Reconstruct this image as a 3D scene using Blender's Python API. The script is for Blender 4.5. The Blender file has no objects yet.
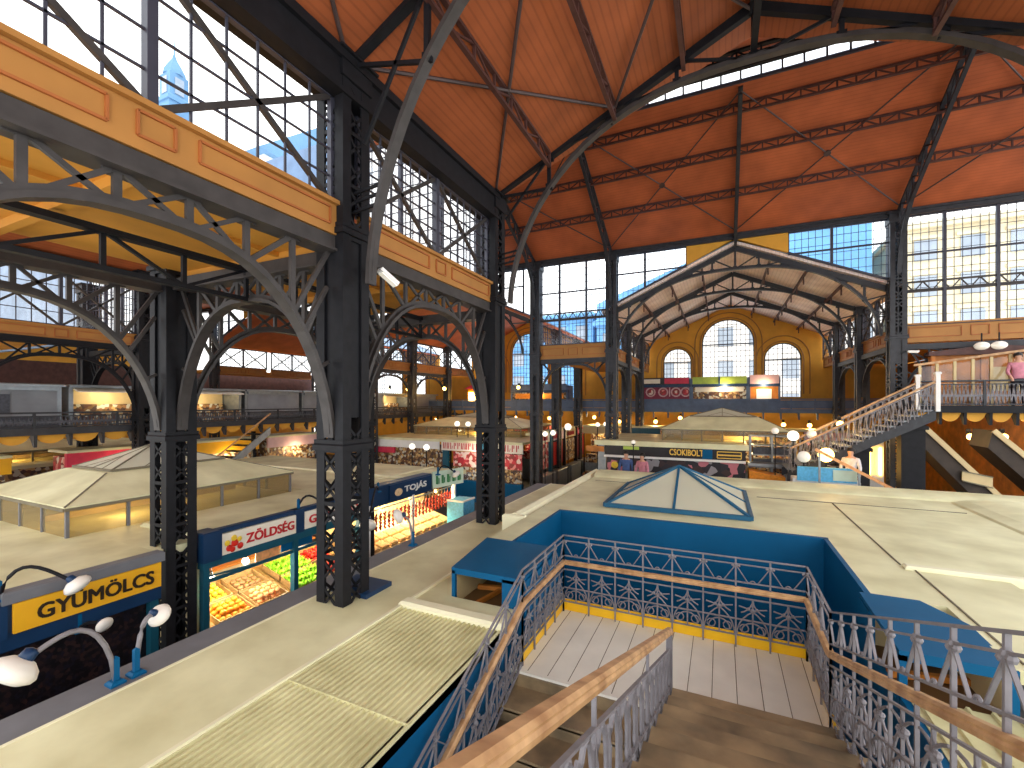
import bpy, bmesh, math, random
from mathutils import Vector, Matrix
random.seed(7)
sc = bpy.context.scene
COL = sc.collection
H = 5.0                                   # eye height above the hall floor; z below is given relative to the eye
GROUND = -5.0
PI = math.pi
# ------------------------------------------------------------------ materials
def lin(c):
    return tuple(((x/255)/12.92 if x/255 <= .04045 else ((x/255+.055)/1.055)**2.4) for x in c)
def mat(name, rgb, rough=.6, metal=0., noise=.12, nscale=6., bump=0., spec=.4, stain=None, emit=None, estr=0., srgb=True):
    m = bpy.data.materials.new(name); m.use_nodes = True
    nt = m.node_tree; b = nt.nodes['Principled BSDF']
    c = lin(rgb) if srgb else rgb
    b.inputs['Roughness'].default_value = rough; b.inputs['Metallic'].default_value = metal
    b.inputs['Specular IOR Level'].default_value = spec
    tc = nt.nodes.new('ShaderNodeTexCoord'); nz = nt.nodes.new('ShaderNodeTexNoise')
    nz.inputs['Scale'].default_value = nscale; nz.inputs['Detail'].default_value = 6
    nt.links.new(tc.outputs['Object'], nz.inputs['Vector'])
    rp = nt.nodes.new('ShaderNodeValToRGB')
    rp.color_ramp.elements[0].position = .3; rp.color_ramp.elements[1].position = .7
    d = stain if stain else tuple(x*(1-noise*1.6) for x in c)
    l = tuple(min(1, x*(1+noise)) for x in c)
    rp.color_ramp.elements[0].color = (*d, 1); rp.color_ramp.elements[1].color = (*l, 1)
    nt.links.new(nz.outputs['Fac'], rp.inputs['Fac']); nt.links.new(rp.outputs['Color'], b.inputs['Base Color'])
    if bump:
        bp = nt.nodes.new('ShaderNodeBump'); bp.inputs['Strength'].default_value = bump; bp.inputs['Distance'].default_value = .02
        nt.links.new(nz.outputs['Fac'], bp.inputs['Height']); nt.links.new(bp.outputs['Normal'], b.inputs['Normal'])
    if emit:
        b.inputs['Emission Color'].default_value = (*lin(emit), 1); b.inputs['Emission Strength'].default_value = estr
    return m
def board_mat(name, rgb, axis, scale, dark=.72, rough=.6):
    m = mat(name, rgb, rough, noise=.15, nscale=1.2)
    nt = m.node_tree; b = nt.nodes['Principled BSDF']
    src = b.inputs['Base Color'].links[0].from_socket
    w = nt.nodes.new('ShaderNodeTexWave'); w.wave_type = 'BANDS'; w.bands_direction = axis
    w.inputs['Scale'].default_value = scale; w.inputs['Distortion'].default_value = .15
    tc = nt.nodes.new('ShaderNodeTexCoord'); nt.links.new(tc.outputs['Object'], w.inputs['Vector'])
    r = nt.nodes.new('ShaderNodeValToRGB'); r.color_ramp.elements[0].position = .02; r.color_ramp.elements[1].position = .25
    r.color_ramp.elements[0].color = (dark, dark, dark, 1); r.color_ramp.elements[1].color = (1, 1, 1, 1)
    nt.links.new(w.outputs['Fac'], r.inputs['Fac'])
    mx = nt.nodes.new('ShaderNodeMix'); mx.data_type = 'RGBA'; mx.blend_type = 'MULTIPLY'; mx.inputs[0].default_value = 1
    nt.links.new(src, mx.inputs[6]); nt.links.new(r.outputs['Color'], mx.inputs[7]); nt.links.new(mx.outputs[2], b.inputs['Base Color'])
    bp = nt.nodes.new('ShaderNodeBump'); bp.inputs['Strength'].default_value = .25; bp.inputs['Distance'].default_value = .01
    nt.links.new(r.outputs['Color'], bp.inputs['Height']); nt.links.new(bp.outputs['Normal'], b.inputs['Normal'])
    return m
def tile_mat(name, rgb, grout, sx, sy):
    m = mat(name, rgb, .45, noise=.1, nscale=3)
    nt = m.node_tree; b = nt.nodes['Principled BSDF']; src = b.inputs['Base Color'].links[0].from_socket
    br = nt.nodes.new('ShaderNodeTexBrick'); br.offset = 0; br.inputs['Scale'].default_value = 1
    br.inputs['Brick Width'].default_value = sx; br.inputs['Row Height'].default_value = sy; br.inputs['Mortar Size'].default_value = .006
    br.inputs['Color1'].default_value = br.inputs['Color2'].default_value = (1, 1, 1, 1); br.inputs['Mortar'].default_value = (*lin(grout), 1)
    tc = nt.nodes.new('ShaderNodeTexCoord'); nt.links.new(tc.outputs['Object'], br.inputs['Vector'])
    mx = nt.nodes.new('ShaderNodeMix'); mx.data_type = 'RGBA'; mx.blend_type = 'MULTIPLY'; mx.inputs[0].default_value = 1
    nt.links.new(src, mx.inputs[6]); nt.links.new(br.outputs['Color'], mx.inputs[7]); nt.links.new(mx.outputs[2], b.inputs['Base Color'])
    return m
def glass_mat(name, tint, gloss=.06, haze=0., hcol=(.74, .72, .56)):
    m = bpy.data.materials.new(name); m.use_nodes = True; nt = m.node_tree
    nt.nodes.remove(nt.nodes['Principled BSDF']); out = nt.nodes['Material Output']
    t = nt.nodes.new('ShaderNodeBsdfTransparent'); t.inputs['Color'].default_value = (*tint, 1)
    g = nt.nodes.new('ShaderNodeBsdfGlossy'); g.inputs['Roughness'].default_value = .08
    mx = nt.nodes.new('ShaderNodeMixShader'); mx.inputs['Fac'].default_value = gloss
    nt.links.new(t.outputs[0], mx.inputs[1]); nt.links.new(g.outputs[0], mx.inputs[2]); last = mx
    if haze:
        d = nt.nodes.new('ShaderNodeBsdfDiffuse'); d.inputs['Color'].default_value = (*hcol, 1)
        m2 = nt.nodes.new('ShaderNodeMixShader'); m2.inputs['Fac'].default_value = haze
        nt.links.new(mx.outputs[0], m2.inputs[1]); nt.links.new(d.outputs[0], m2.inputs[2]); last = m2
    nt.links.new(last.outputs[0], out.inputs['Surface'])
    return m
def blotch_mat(name, cols, scale, rough=.5, emit=0.):
    # a printed picture or a stocked shelf: blotches of several colours
    m = bpy.data.materials.new(name); m.use_nodes = True; nt = m.node_tree; b = nt.nodes['Principled BSDF']
    b.inputs['Roughness'].default_value = rough
    tc = nt.nodes.new('ShaderNodeTexCoord'); v = nt.nodes.new('ShaderNodeTexVoronoi'); v.inputs['Scale'].default_value = scale
    nt.links.new(tc.outputs['Object'], v.inputs['Vector'])
    sp = nt.nodes.new('ShaderNodeSeparateColor'); nt.links.new(v.outputs['Color'], sp.inputs[0])
    r = nt.nodes.new('ShaderNodeValToRGB'); r.color_ramp.interpolation = 'CONSTANT'
    while len(r.color_ramp.elements) < len(cols): r.color_ramp.elements.new(.5)
    for i, c in enumerate(cols):
        r.color_ramp.elements[i].position = i/len(cols); r.color_ramp.elements[i].color = (*lin(c), 1)
    nt.links.new(sp.outputs[0], r.inputs['Fac']); nt.links.new(r.outputs['Color'], b.inputs['Base Color'])
    if emit:
        nt.links.new(r.outputs['Color'], b.inputs['Emission Color']); b.inputs['Emission Strength'].default_value = emit
    return m
M = {}
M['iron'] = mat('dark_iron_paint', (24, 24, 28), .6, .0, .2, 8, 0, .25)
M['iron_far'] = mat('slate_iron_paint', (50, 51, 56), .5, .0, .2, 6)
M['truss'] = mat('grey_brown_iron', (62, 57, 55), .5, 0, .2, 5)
M['purlin'] = mat('brown_iron', (84, 52, 46), .55, 0, .2, 5)
M['rod'] = mat('rod_iron', (78, 62, 60), .5, 0, .15, 5)
M['orange_y'] = board_mat('orange_boards_lengthwise', (160, 84, 46), 'X', 3.0, .8)
M['orange_x'] = board_mat('orange_boards_crosswise', (188, 98, 58), 'Y', 3.0, .86)
M['pink'] = board_mat('dusty_rose_boards', (252, 222, 212), 'X', 2.5, .85)
M['roof_out'] = mat('blue_slate_roof', (128, 150, 178), .6, 0, .15, 2)
M['yellow'] = mat('ochre_plaster', (226, 164, 58), .7, 0, .08, 1.5)
M['ceil'] = mat('ochre_ceiling_paint', (214, 148, 54), .65, 0, .12, 1.0)
M['fascia'] = mat('fascia_ochre', (174, 120, 58), .55, 0, .08, 2)
M['mould'] = mat('fascia_moulding_red', (168, 96, 46), .6, 0, .1, 3)
M['mullion'] = mat('window_iron', (62, 62, 74), .5, 0, .1, 4)
M['glass'] = glass_mat('window_glass', (.93, .96, .98), .05)
M['glass_case'] = glass_mat('shop_glass', (.95, .97, .95), .06)
M['glass_brown'] = glass_mat('amber_brown_glass', (.78, .68, .48), .06, .4, (.42, .34, .2))
M['glass_sky'] = glass_mat('skylight_glass', (.92, .92, .84), .03, .72)
M['cream'] = mat('cream_sheet_roof', (232, 229, 188), .5, 0, .05, 1.4, stain=lin((204, 198, 154)))
M['cream_rib'] = mat('cream_ribbed_sheet', (222, 218, 172), .5, 0, .06, 2.2, stain=lin((196, 190, 142)))
M['cream_hi'] = mat('pale_cream_edge', (240, 236, 202), .5, 0, .05, 2)
M['seam'] = mat('roof_seam', (120, 112, 92), .7, 0, .1, 4)
M['ledge'] = mat('grey_ledge_paint', (116, 117, 122), .5, 0, .08, 3)
M['blue'] = mat('deep_blue_panel', (0, 86, 130), .55, 0, .08, 1.2, 0, .2)
M['bluedark'] = mat('navy_panel', (18, 52, 88), .4, 0, .1, 2)
M['teal'] = mat('teal_frame', (24, 84, 104), .4, 0, .1, 3)
M['skyframe'] = mat('skylight_blue_frame', (20, 88, 122), .5, 0, .08, 3)
M['rail'] = mat('lavender_grey_ironwork', (128, 124, 128), .5, .0, .12, 9)
M['wood'] = mat('handrail_oak', (200, 160, 114), .4, 0, .2, 7, stain=lin((160, 116, 76)))
# wood grain along the rail
M['tile'] = mat('pale_landing_tiles', (236, 233, 220), .45, 0, .05, 2)
M['step'] = mat('brown_stone_steps', (150, 128, 96), .35, 0, .3, 2.2, stain=lin((84, 74, 60)))
M['skirt'] = mat('yellow_kick_plate', (252, 196, 30), .4, 0, .05, 4)
M['soffit'] = mat('dark_brown_soffit', (62, 50, 40), .6, 0, .2, 4)
M['floor'] = mat('hall_paving', (58, 54, 56), .55, 0, .5, 9)
M['white'] = mat('white_enamel', (236, 234, 230), .4, 0, .03, 4)
M['sign_yel'] = mat('sign_amber', (242, 178, 32), .45, 0, .04, 3)
M['sign_white'] = mat('sign_cream_white', (240, 232, 214), .45, 0, .03, 3)
M['ink'] = mat('sign_black_ink', (44, 30, 18), .5, 0, .03, 3)
M['red'] = mat('sign_red_ink', (196, 36, 40), .5, 0, .05, 3)
M['gold'] = mat('sign_gold_ink', (240, 196, 84), .4, .1, .05, 3)
M['green_ink'] = mat('sign_green_ink', (70, 140, 90), .5, 0, .05, 3)
M['pale_green'] = mat('sign_pale_green', (206, 226, 204), .5, 0, .05, 3)
M['black'] = mat('black_board', (34, 28, 30), .4, 0, .15, 5)
M['speckle'] = blotch_mat('dark_shopfront', [(20, 18, 22), (34, 26, 30), (26, 24, 34), (48, 34, 34), (18, 16, 20)], 22, .3)
M['steel'] = mat('brushed_steel', (150, 156, 160), .35, .5, .1, 6)
M['shutter'] = board_mat('grey_roller_shutter', (150, 152, 156), 'Z', 8, .8)
M['galrail'] = mat('gallery_grey_mesh', (84, 86, 94), .5, .1, .2, 14)
M['galblue'] = mat('gallery_blue_grey', (92, 110, 138), .5, 0, .12, 3)
M['magenta'] = mat('maroon_shop_panel', (146, 44, 72), .5, 0, .15, 5)
M['lime'] = mat('lime_sign', (176, 200, 84), .5, 0, .08, 5)
M['rose_sign'] = mat('rose_sign', (226, 186, 188), .5, 0, .05, 5)
M['crimson'] = mat('crimson_sign', (216, 54, 84), .5, 0, .08, 5)
M['warmwood'] = mat('warm_wood_panel', (196, 120, 44), .5, 0, .25, 3)
M['beige'] = mat('beige_panel', (214, 190, 140), .6, 0, .1, 2)
M['brownlat'] = board_mat('brown_slat_blind', (150, 108, 62), 'Z', 9, .5)
M['bulb'] = mat('lit_bulb', (255, 250, 236), .3, 0, 0, 1, emit=(255, 244, 220), estr=9)
M['bulb_warm'] = mat('lit_warm_bulb', (255, 226, 160), .3, 0, 0, 1, emit=(255, 196, 96), estr=7)
M['globe'] = mat('opal_globe', (244, 240, 230), .25, 0, .02, 3, emit=(255, 246, 226), estr=.15)
M['globe_lit'] = mat('lit_opal_globe', (250, 246, 236), .25, 0, .02, 3, emit=(255, 246, 226), estr=.8)
M['shade'] = mat('white_lamp_dish', (236, 230, 220), .35, 0, .03, 3)
M['meat'] = blotch_mat('meat_picture', [(210, 60, 66), (236, 150, 140), (180, 40, 50), (240, 214, 200), (150, 60, 50)], 6)
M['goods'] = blotch_mat('stocked_counter', [(150, 110, 70), (206, 170, 110), (96, 60, 44), (200, 196, 180), (120, 90, 50), (70, 50, 44)], 9)
M['photo'] = blotch_mat('dark_food_photos', [(30, 26, 32), (44, 36, 44), (204, 120, 130), (34, 30, 36), (150, 146, 150), (60, 40, 40), (28, 24, 30)], 4)
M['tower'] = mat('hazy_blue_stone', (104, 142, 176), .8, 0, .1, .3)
M['facade'] = mat('cream_facade', (214, 200, 168), .8, 0, .1, .6)
M['palefacade'] = mat('pale_facade', (236, 232, 226), .8, 0, .06, .6)
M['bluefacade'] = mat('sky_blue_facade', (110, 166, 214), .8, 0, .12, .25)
M['dkwin'] = mat('facade_window', (150, 160, 172), .3, 0, .1, 1)
M['skin'] = mat('skin', (206, 156, 128), .5, 0, .05, 8)
M['hair'] = mat('dark_hair', (34, 28, 26), .5, 0, .2, 30)
for n, c in (('shirt_white', (226, 220, 220)), ('shirt_pink', (214, 140, 156)), ('cloth_dark', (44, 42, 52)), ('cloth_blue', (70, 92, 140)), ('cloth_wine', (120, 50, 66)), ('cloth_red', (170, 52, 52))):
    M[n] = mat(n, c, .8, 0, .1, 12)
for n, c in (('orange_fruit', (246, 150, 36)), ('lemon', (248, 206, 60)), ('peach', (240, 170, 110)), ('leafgreen', (150, 206, 40)), ('tomato', (214, 44, 30)), ('apple', (196, 60, 44)), ('paprika', (150, 44, 24)), ('egg', (238, 206, 160)), ('crate', (186, 150, 96)), ('lightblue', (100, 190, 236)), ('potato', (176, 132, 84))):
    M[n] = mat(n, c, .45, 0, .15, 14)
# ------------------------------------------------------------------ mesh builder
class MB:
    def __init__(s): s.v = []; s.f = []
    def add(s, vs, fs):
        n = len(s.v); s.v += [tuple(map(float, v)) for v in vs]; s.f += [tuple(i+n for i in f) for f in fs]; return s
    def box(s, x0, x1, y0, y1, z0, z1):
        vs = [(x, y, z) for z in (z0, z1) for y in (y0, y1) for x in (x0, x1)]
        return s.add(vs, [(0, 2, 3, 1), (4, 5, 7, 6), (0, 1, 5, 4), (2, 6, 7, 3), (0, 4, 6, 2), (1, 3, 7, 5)])
    def cbox(s, x0, x1, y0, y1, z0, z1, c=.02):     # box with chamfered top edges
        vs = [(x0, y0, z0), (x1, y0, z0), (x1, y1, z0), (x0, y1, z0), (x0, y0, z1-c), (x1, y0, z1-c), (x1, y1, z1-c), (x0, y1, z1-c),
              (x0+c, y0+c, z1), (x1-c, y0+c, z1), (x1-c, y1-c, z1), (x0+c, y1-c, z1)]
        fs = [(3, 2, 1, 0), (8, 9, 10, 11)]
        for a in (0, 4):
            for i in range(4): j = (i+1) % 4; fs.append((a+i, a+j, a+4+j, a+4+i))
        return s.add(vs, fs)
    def bar(s, p, q, w=.05, h=None, up=(0, 0, 1)):
        p = Vector(p); q = Vector(q); d = q-p
        if d.length < 1e-6: return s
        d.normalize(); u = Vector(up)
        if abs(d.dot(u)) > .98: u = Vector((0, 1, 0)) if abs(d.y) < .9 else Vector((1, 0, 0))
        r = d.cross(u).normalized(); u = r.cross(d); h = h or w
        vs = [e+r*a*w/2+u*b*h/2 for e in (p, q) for a, b in ((-1, -1), (1, -1), (1, 1), (-1, 1))]
        return s.add(vs, [(0, 3, 2, 1), (4, 5, 6, 7)]+[(i, (i+1) % 4, (i+1) % 4+4, i+4) for i in range(4)])
    def path(s, pts, r=.02, n=6, closed=False, prof=None):
        pts = [Vector(p) for p in pts]; L = len(pts)
        if prof is None: prof = [(math.cos(2*PI*i/n)*r, math.sin(2*PI*i/n)*r) for i in range(n)]
        n = len(prof); rings = []
        for i, p in enumerate(pts):
            a = pts[(i-1) % L] if (closed or i) else p; b = pts[(i+1) % L] if (closed or i < L-1) else p
            d = (b-a).normalized(); u = Vector((0, 0, 1))
            if abs(d.z) > .95: u = Vector((0, 1, 0))
            x = d.cross(u).normalized(); y = x.cross(d)
            rings.append([p+x*c+y*e for c, e in prof])
        vs = [v for r_ in rings for v in r_]; fs = []
        for i in range(L if closed else L-1):
            for k in range(n):
                a = i*n+k; b = i*n+(k+1) % n; c = ((i+1) % L)*n+(k+1) % n; e = ((i+1) % L)*n+k
                fs.append((a, b, c, e))
        if not closed: fs += [tuple(range(n-1, -1, -1)), tuple((L-1)*n+k for k in range(n))]
        return s.add(vs, fs)
    def flat(s, pts, w, t, side):                    # flat strap along pts; width along 'side', thickness t
        prof_pts = [Vector(p) for p in pts]; S = Vector(side).normalized(); L = len(prof_pts); vs = []
        for i, p in enumerate(prof_pts):
            d = (prof_pts[min(i+1, L-1)]-prof_pts[max(i-1, 0)]).normalized(); nrm = d.cross(S).normalized()
            vs += [p+S*a*w/2+nrm*b*t/2 for a, b in ((-1, -1), (1, -1), (1, 1), (-1, 1))]
        fs = [(3, 2, 1, 0), tuple((L-1)*4+k for k in range(4))]
        for i in range(L-1): fs += [(i*4+k, i*4+(k+1) % 4, i*4+4+(k+1) % 4, i*4+4+k) for k in range(4)]
        return s.add(vs, fs)
    def prism(s, poly, ext):
        n = len(poly); e = Vector(ext); P = [Vector(p) for p in poly]
        vs = P+[p+e for p in P]
        return s.add(vs, [tuple(range(n-1, -1, -1)), tuple(range(n, 2*n))]+[(i, (i+1) % n, n+(i+1) % n, n+i) for i in range(n)])
    def lathe(s, prof, c, n=14, ax='Z', axis=None):
        # prof: (r, h) list
        vs = []; fs = []; L = len(prof); c = Vector(c)
        A = Vector(axis).normalized() if axis else Vector((0, 0, 1))
        t = Vector((1, 0, 0)) if abs(A.x) < .9 else Vector((0, 1, 0)); X = A.cross(t).normalized(); Y = A.cross(X)
        for r, h in prof:
            for k in range(n): a = 2*PI*k/n; vs.append(c+A*h+X*math.cos(a)*r+Y*math.sin(a)*r)
        for i in range(L-1):
            for k in range(n): fs.append((i*n+k, i*n+(k+1) % n, (i+1)*n+(k+1) % n, (i+1)*n+k))
        fs += [tuple(range(n-1, -1, -1)), tuple((L-1)*n+k for k in range(n))]
        return s.add(vs, fs)
    def ball(s, c, r, n=10, m=6, sq=(1, 1, 1)):
        prof = [(math.sin(PI*i/m), -math.cos(PI*i/m)) for i in range(m+1)]; vs = []; fs = []; c = Vector(c)
        for rr, h in prof[1:-1]:
            for k in range(n): a = 2*PI*k/n; vs.append(c+Vector((rr*math.cos(a)*sq[0], rr*math.sin(a)*sq[1], h*sq[2]))*r)
        b = len(vs); vs += [c+Vector((0, 0, -r*sq[2])), c+Vector((0, 0, r*sq[2]))]; R = m-1
        for i in range(R-1):
            for k in range(n): fs.append((i*n+k, i*n+(k+1) % n, (i+1)*n+(k+1) % n, (i+1)*n+k))
        for k in range(n): fs.append((b, (k+1) % n, k)); fs.append((b+1, (R-1)*n+k, (R-1)*n+(k+1) % n))
        return s.add(vs, fs)
ORG = {}
def ob(name, mb, m, parent=None, smooth=False, org=None):
    """link mb as ONE mesh object; vertices are given in world x, y and eye-relative z"""
    if parent is not None: o0 = ORG[parent.name]
    elif org is not None: o0 = Vector(org)+Vector((0, 0, H))
    else:
        xs = [v[0] for v in mb.v]; ys = [v[1] for v in mb.v]; zs = [v[2] for v in mb.v]
        o0 = Vector(((min(xs)+max(xs))/2, (min(ys)+max(ys))/2, min(zs)+H))
    me = bpy.data.meshes.new(name)
    me.from_pydata([(v[0]-o0.x, v[1]-o0.y, v[2]+H-o0.z) for v in mb.v], [], mb.f)
    b = bmesh.new(); b.from_mesh(me); bmesh.ops.recalc_face_normals(b, faces=b.faces); b.to_mesh(me); b.free()
    me.materials.append(m if not isinstance(m, str) else M[m])
    if smooth:
        for p in me.polygons: p.use_smooth = True
    o = bpy.data.objects.new(name, me); COL.objects.link(o)
    if parent is not None: o.parent = parent
    else: o.location = o0
    ORG[o.name] = o0
    return o
def tag(o, label=None, cat=None, group=None, kind=None):
    if label: o['label'] = label
    if cat: o['category'] = cat
    if group: o['group'] = group
    if kind: o['kind'] = kind
    return o
def struct(name, mb, m, parent=None, label=None, cat=None):
    o = ob(name, mb, m, parent)
    if parent is None:
        o['kind'] = 'structure'; o['label'] = label or name.replace('_', ' '); o['category'] = cat or name.split('_')[0]
    return o
def thing(name, label, cat, loc=(0, 0, 0), group=None, kind=None):
    o = bpy.data.objects.new(name, None); COL.objects.link(o); o.empty_display_size = .2
    o.location = Vector(loc)+Vector((0, 0, H)); ORG[o.name] = o.location.copy()
    return tag(o, label, cat, group, kind)
def dup(root, loc, rotz=0, label=None, group=None, scale=None):
    r = root.copy(); COL.objects.link(r); r.location = Vector(loc)+Vector((0, 0, H)); r.rotation_euler = (0, 0, rotz); ORG[r.name] = r.location.copy()
    if scale: r.scale = scale
    if label: r['label'] = label
    if group: r['group'] = group
    for ch in list(root.children):
        c = ch.copy(); COL.objects.link(c); c.parent = r
        for g in list(ch.children):
            d = g.copy(); COL.objects.link(d); d.parent = c
    return r
# ---- lettering
def lettering(mb, text, o, xd, zd, w, h, depth=.012, bold=.0):
    """text fitted in a w x h rectangle whose lower-left corner is o, along xd, upright along zd"""
    cu = bpy.data.curves.new('lettering', 'FONT'); cu.body = text; cu.size = 1; cu.extrude = .02; cu.offset = bold; cu.resolution_u = 3
    t = bpy.data.objects.new('lettering', cu); COL.objects.link(t)
    dg = bpy.context.evaluated_depsgraph_get(); me = bpy.data.meshes.new_from_object(t.evaluated_get(dg))
    bpy.data.objects.remove(t); bpy.data.curves.remove(cu)
    xs = [v.co.x for v in me.vertices]; ys = [v.co.y for v in me.vertices]
    x0, x1, y0, y1 = min(xs), max(xs), min(ys), max(ys)
    X = Vector(xd).normalized(); Z = Vector(zd).normalized(); N = X.cross(Z); o = Vector(o)
    vs = [o+X*((v.co.x-x0)/(x1-x0)*w)+Z*((v.co.y-y0)/(y1-y0)*h)+N*((v.co.z/.02)*.5+.5)*depth for v in me.vertices]
    mb.add(vs, [tuple(p.vertices) for p in me.polygons]); bpy.data.meshes.remove(me)
    return mb
def arc_pts(c, r, a0, a1, n, X, Z):
    c = Vector(c); X = Vector(X); Z = Vector(Z)
    return [c+X*math.cos(a0+(a1-a0)*i/n)*r+Z*math.sin(a0+(a1-a0)*i/n)*r for i in range(n+1)]
def lerp(a, b, t): return Vector(a)*(1-t)+Vector(b)*t
# ================================================================== THE HALL
# plan: a high nave runs along x between y=8.6 and y=19.3; lower halls cross it every 13.6 m, flat aisles 3.8 m wide lie between them
YN, YF, YR_, YE = 8.6, 19.3, 13.95, 31.5         # nave near side, nave far side, nave ridge, end walls
HALLS = [(-4.4, 5.4), (-18.0, -8.2), (-31.6, -21.8)]
struct('floor', MB().box(-40, 22, -3, 33, GROUND-.2, GROUND), 'floor', label='dark paved market hall floor under the stalls', cat='floor')
# ---- lattice columns
def column_proto(z1, s=.46, m='iron', webz=(-.2, 2.1), collars=(-.55, 2.2), label='', group=None):
    t = thing('lattice_column', label, 'column', (0, 0, GROUND), group)
    h = s/2; L = .14
    for sx in (-1, 1):
        for sy in (-1, 1):
            x = sx*h; y = sy*h
            mb = MB().box(min(x, x-sx*L), max(x, x-sx*L), min(y, y-sy*.022), max(y, y-sy*.022), GROUND+.03, z1)
            mb.box(min(x, x-sx*.022), max(x, x-sx*.022), min(y-sy*.022, y-sy*L), max(y-sy*.022, y-sy*L), GROUND+.03, z1)
            mb.path([(x-sx*.03, y-sy*.03, GROUND+.05), (x-sx*.03, y-sy*.03, z1)], .028, 6)
            ob('corner_post', mb, m, t)
    mb = MB(); step = .34; z = GROUND+.3; k = 0
    while z+step < z1-.1:
        if not (webz[0]-.2 < z < webz[1]-.2):
            for ax in (0, 1):
                for sd in (-1, 1):
                    a, b = (-h+.06, h-.06)
                    P = lambda q, zz: (q, sd*(h-.012), zz) if ax == 0 else (sd*(h-.012), q, zz)
                    mb.bar(P(a, z), P(b, z+step), .035, .014, up=(0, 1, 0) if ax == 0 else (1, 0, 0))
                    mb.bar(P(b, z), P(a, z+step), .035, .014, up=(0, 1, 0) if ax == 0 else (1, 0, 0))
                    if k % 2 == 0: mb.bar(P(-h, z), P(h, z), .05, .02, up=(0, 1, 0) if ax == 0 else (1, 0, 0))
        z += step; k += 1
    ob('lattice', mb, m, t)
    mb = MB().box(-h+.03, h-.03, -h+.035, -h+.05, webz[0], webz[1]).box(-h+.03, h-.03, h-.05, h-.035, webz[0], webz[1])
    mb.box(-h+.035, -h+.05, -h+.05, h-.05, webz[0], webz[1]).box(h-.05, h-.035, -h+.05, h-.05, webz[0], webz[1])
    mb.box(-.02, .02, -h+.05, h-.05, webz[0], z1-.1)
    ob('web_plate', mb, m, t)
    for zc in collars:
        ob('collar', MB().cbox(-h-.035, h+.035, -h-.035, h+.035, zc-.07, zc+.02).box(-h-.02, h+.02, -h-.02, h+.02, zc+.02, zc+.07), m, t)
    ob('capital', MB().box(-h-.03, h+.03, -h-.03, h+.03, z1-.35, z1-.05).cbox(-h-.09, h+.09, -h-.09, h+.09, z1-.05, z1), m, t)
    ob('base_plate', MB().cbox(-h-.08, h+.08, -h-.08, h+.08, GROUND, GROUND+.06).cbox(-h-.03, h+.03, -h-.03, h+.03, GROUND+.06, GROUND+.2), m, t)
    return t
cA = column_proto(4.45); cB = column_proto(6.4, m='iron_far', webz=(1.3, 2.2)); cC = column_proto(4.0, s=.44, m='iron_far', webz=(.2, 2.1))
def put(proto, used, x, y, label, group):
    if proto.name not in used: used.add(proto.name); proto.location = (x, y, GROUND+H); proto['label'] = label; proto['group'] = group; return proto
    return dup(proto, (x, y, GROUND), 0, label, group)
used = set()
g = 'lattice columns carrying the near halls'
for x, y, l in ((-4.52, 4.42, 'largest dark lattice column, nearest to the stairs, standing in the cream stall roof'),
                (-4.52, 8.6, 'dark lattice column behind the nearest one, at the corner where the tall roof begins'),
                (-8.2, 4.35, 'dark lattice column between the yellow fruit sign and the white vegetable sign'),
                (-8.2, 8.6, 'dark lattice column half hidden just right of the largest column'),
                (-18, 8.6, 'dark lattice column standing in front of the grey shuttered gallery'),
                (-21.8, 8.6, 'dark lattice column rising behind the grey shuttered gallery')):
    put(cA, used, x, y, l, g)
g = 'tall lattice columns along the far side of the nave'
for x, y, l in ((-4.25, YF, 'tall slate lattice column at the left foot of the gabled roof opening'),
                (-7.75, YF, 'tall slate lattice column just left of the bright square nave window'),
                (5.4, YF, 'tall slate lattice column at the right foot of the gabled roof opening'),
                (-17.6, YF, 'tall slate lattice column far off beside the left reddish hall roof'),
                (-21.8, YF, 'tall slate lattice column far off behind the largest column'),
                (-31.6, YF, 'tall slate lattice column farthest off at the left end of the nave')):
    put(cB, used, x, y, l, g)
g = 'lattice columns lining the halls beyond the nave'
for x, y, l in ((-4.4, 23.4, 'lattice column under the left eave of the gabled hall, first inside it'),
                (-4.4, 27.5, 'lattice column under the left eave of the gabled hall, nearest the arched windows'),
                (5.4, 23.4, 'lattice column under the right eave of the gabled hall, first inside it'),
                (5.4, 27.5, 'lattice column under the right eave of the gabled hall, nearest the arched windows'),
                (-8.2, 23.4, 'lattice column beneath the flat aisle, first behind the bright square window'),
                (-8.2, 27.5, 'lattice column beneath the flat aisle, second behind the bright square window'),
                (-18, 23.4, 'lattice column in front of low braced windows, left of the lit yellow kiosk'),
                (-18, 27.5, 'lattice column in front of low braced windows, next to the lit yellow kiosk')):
    put(cC, used, x, y, l, g)
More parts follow.
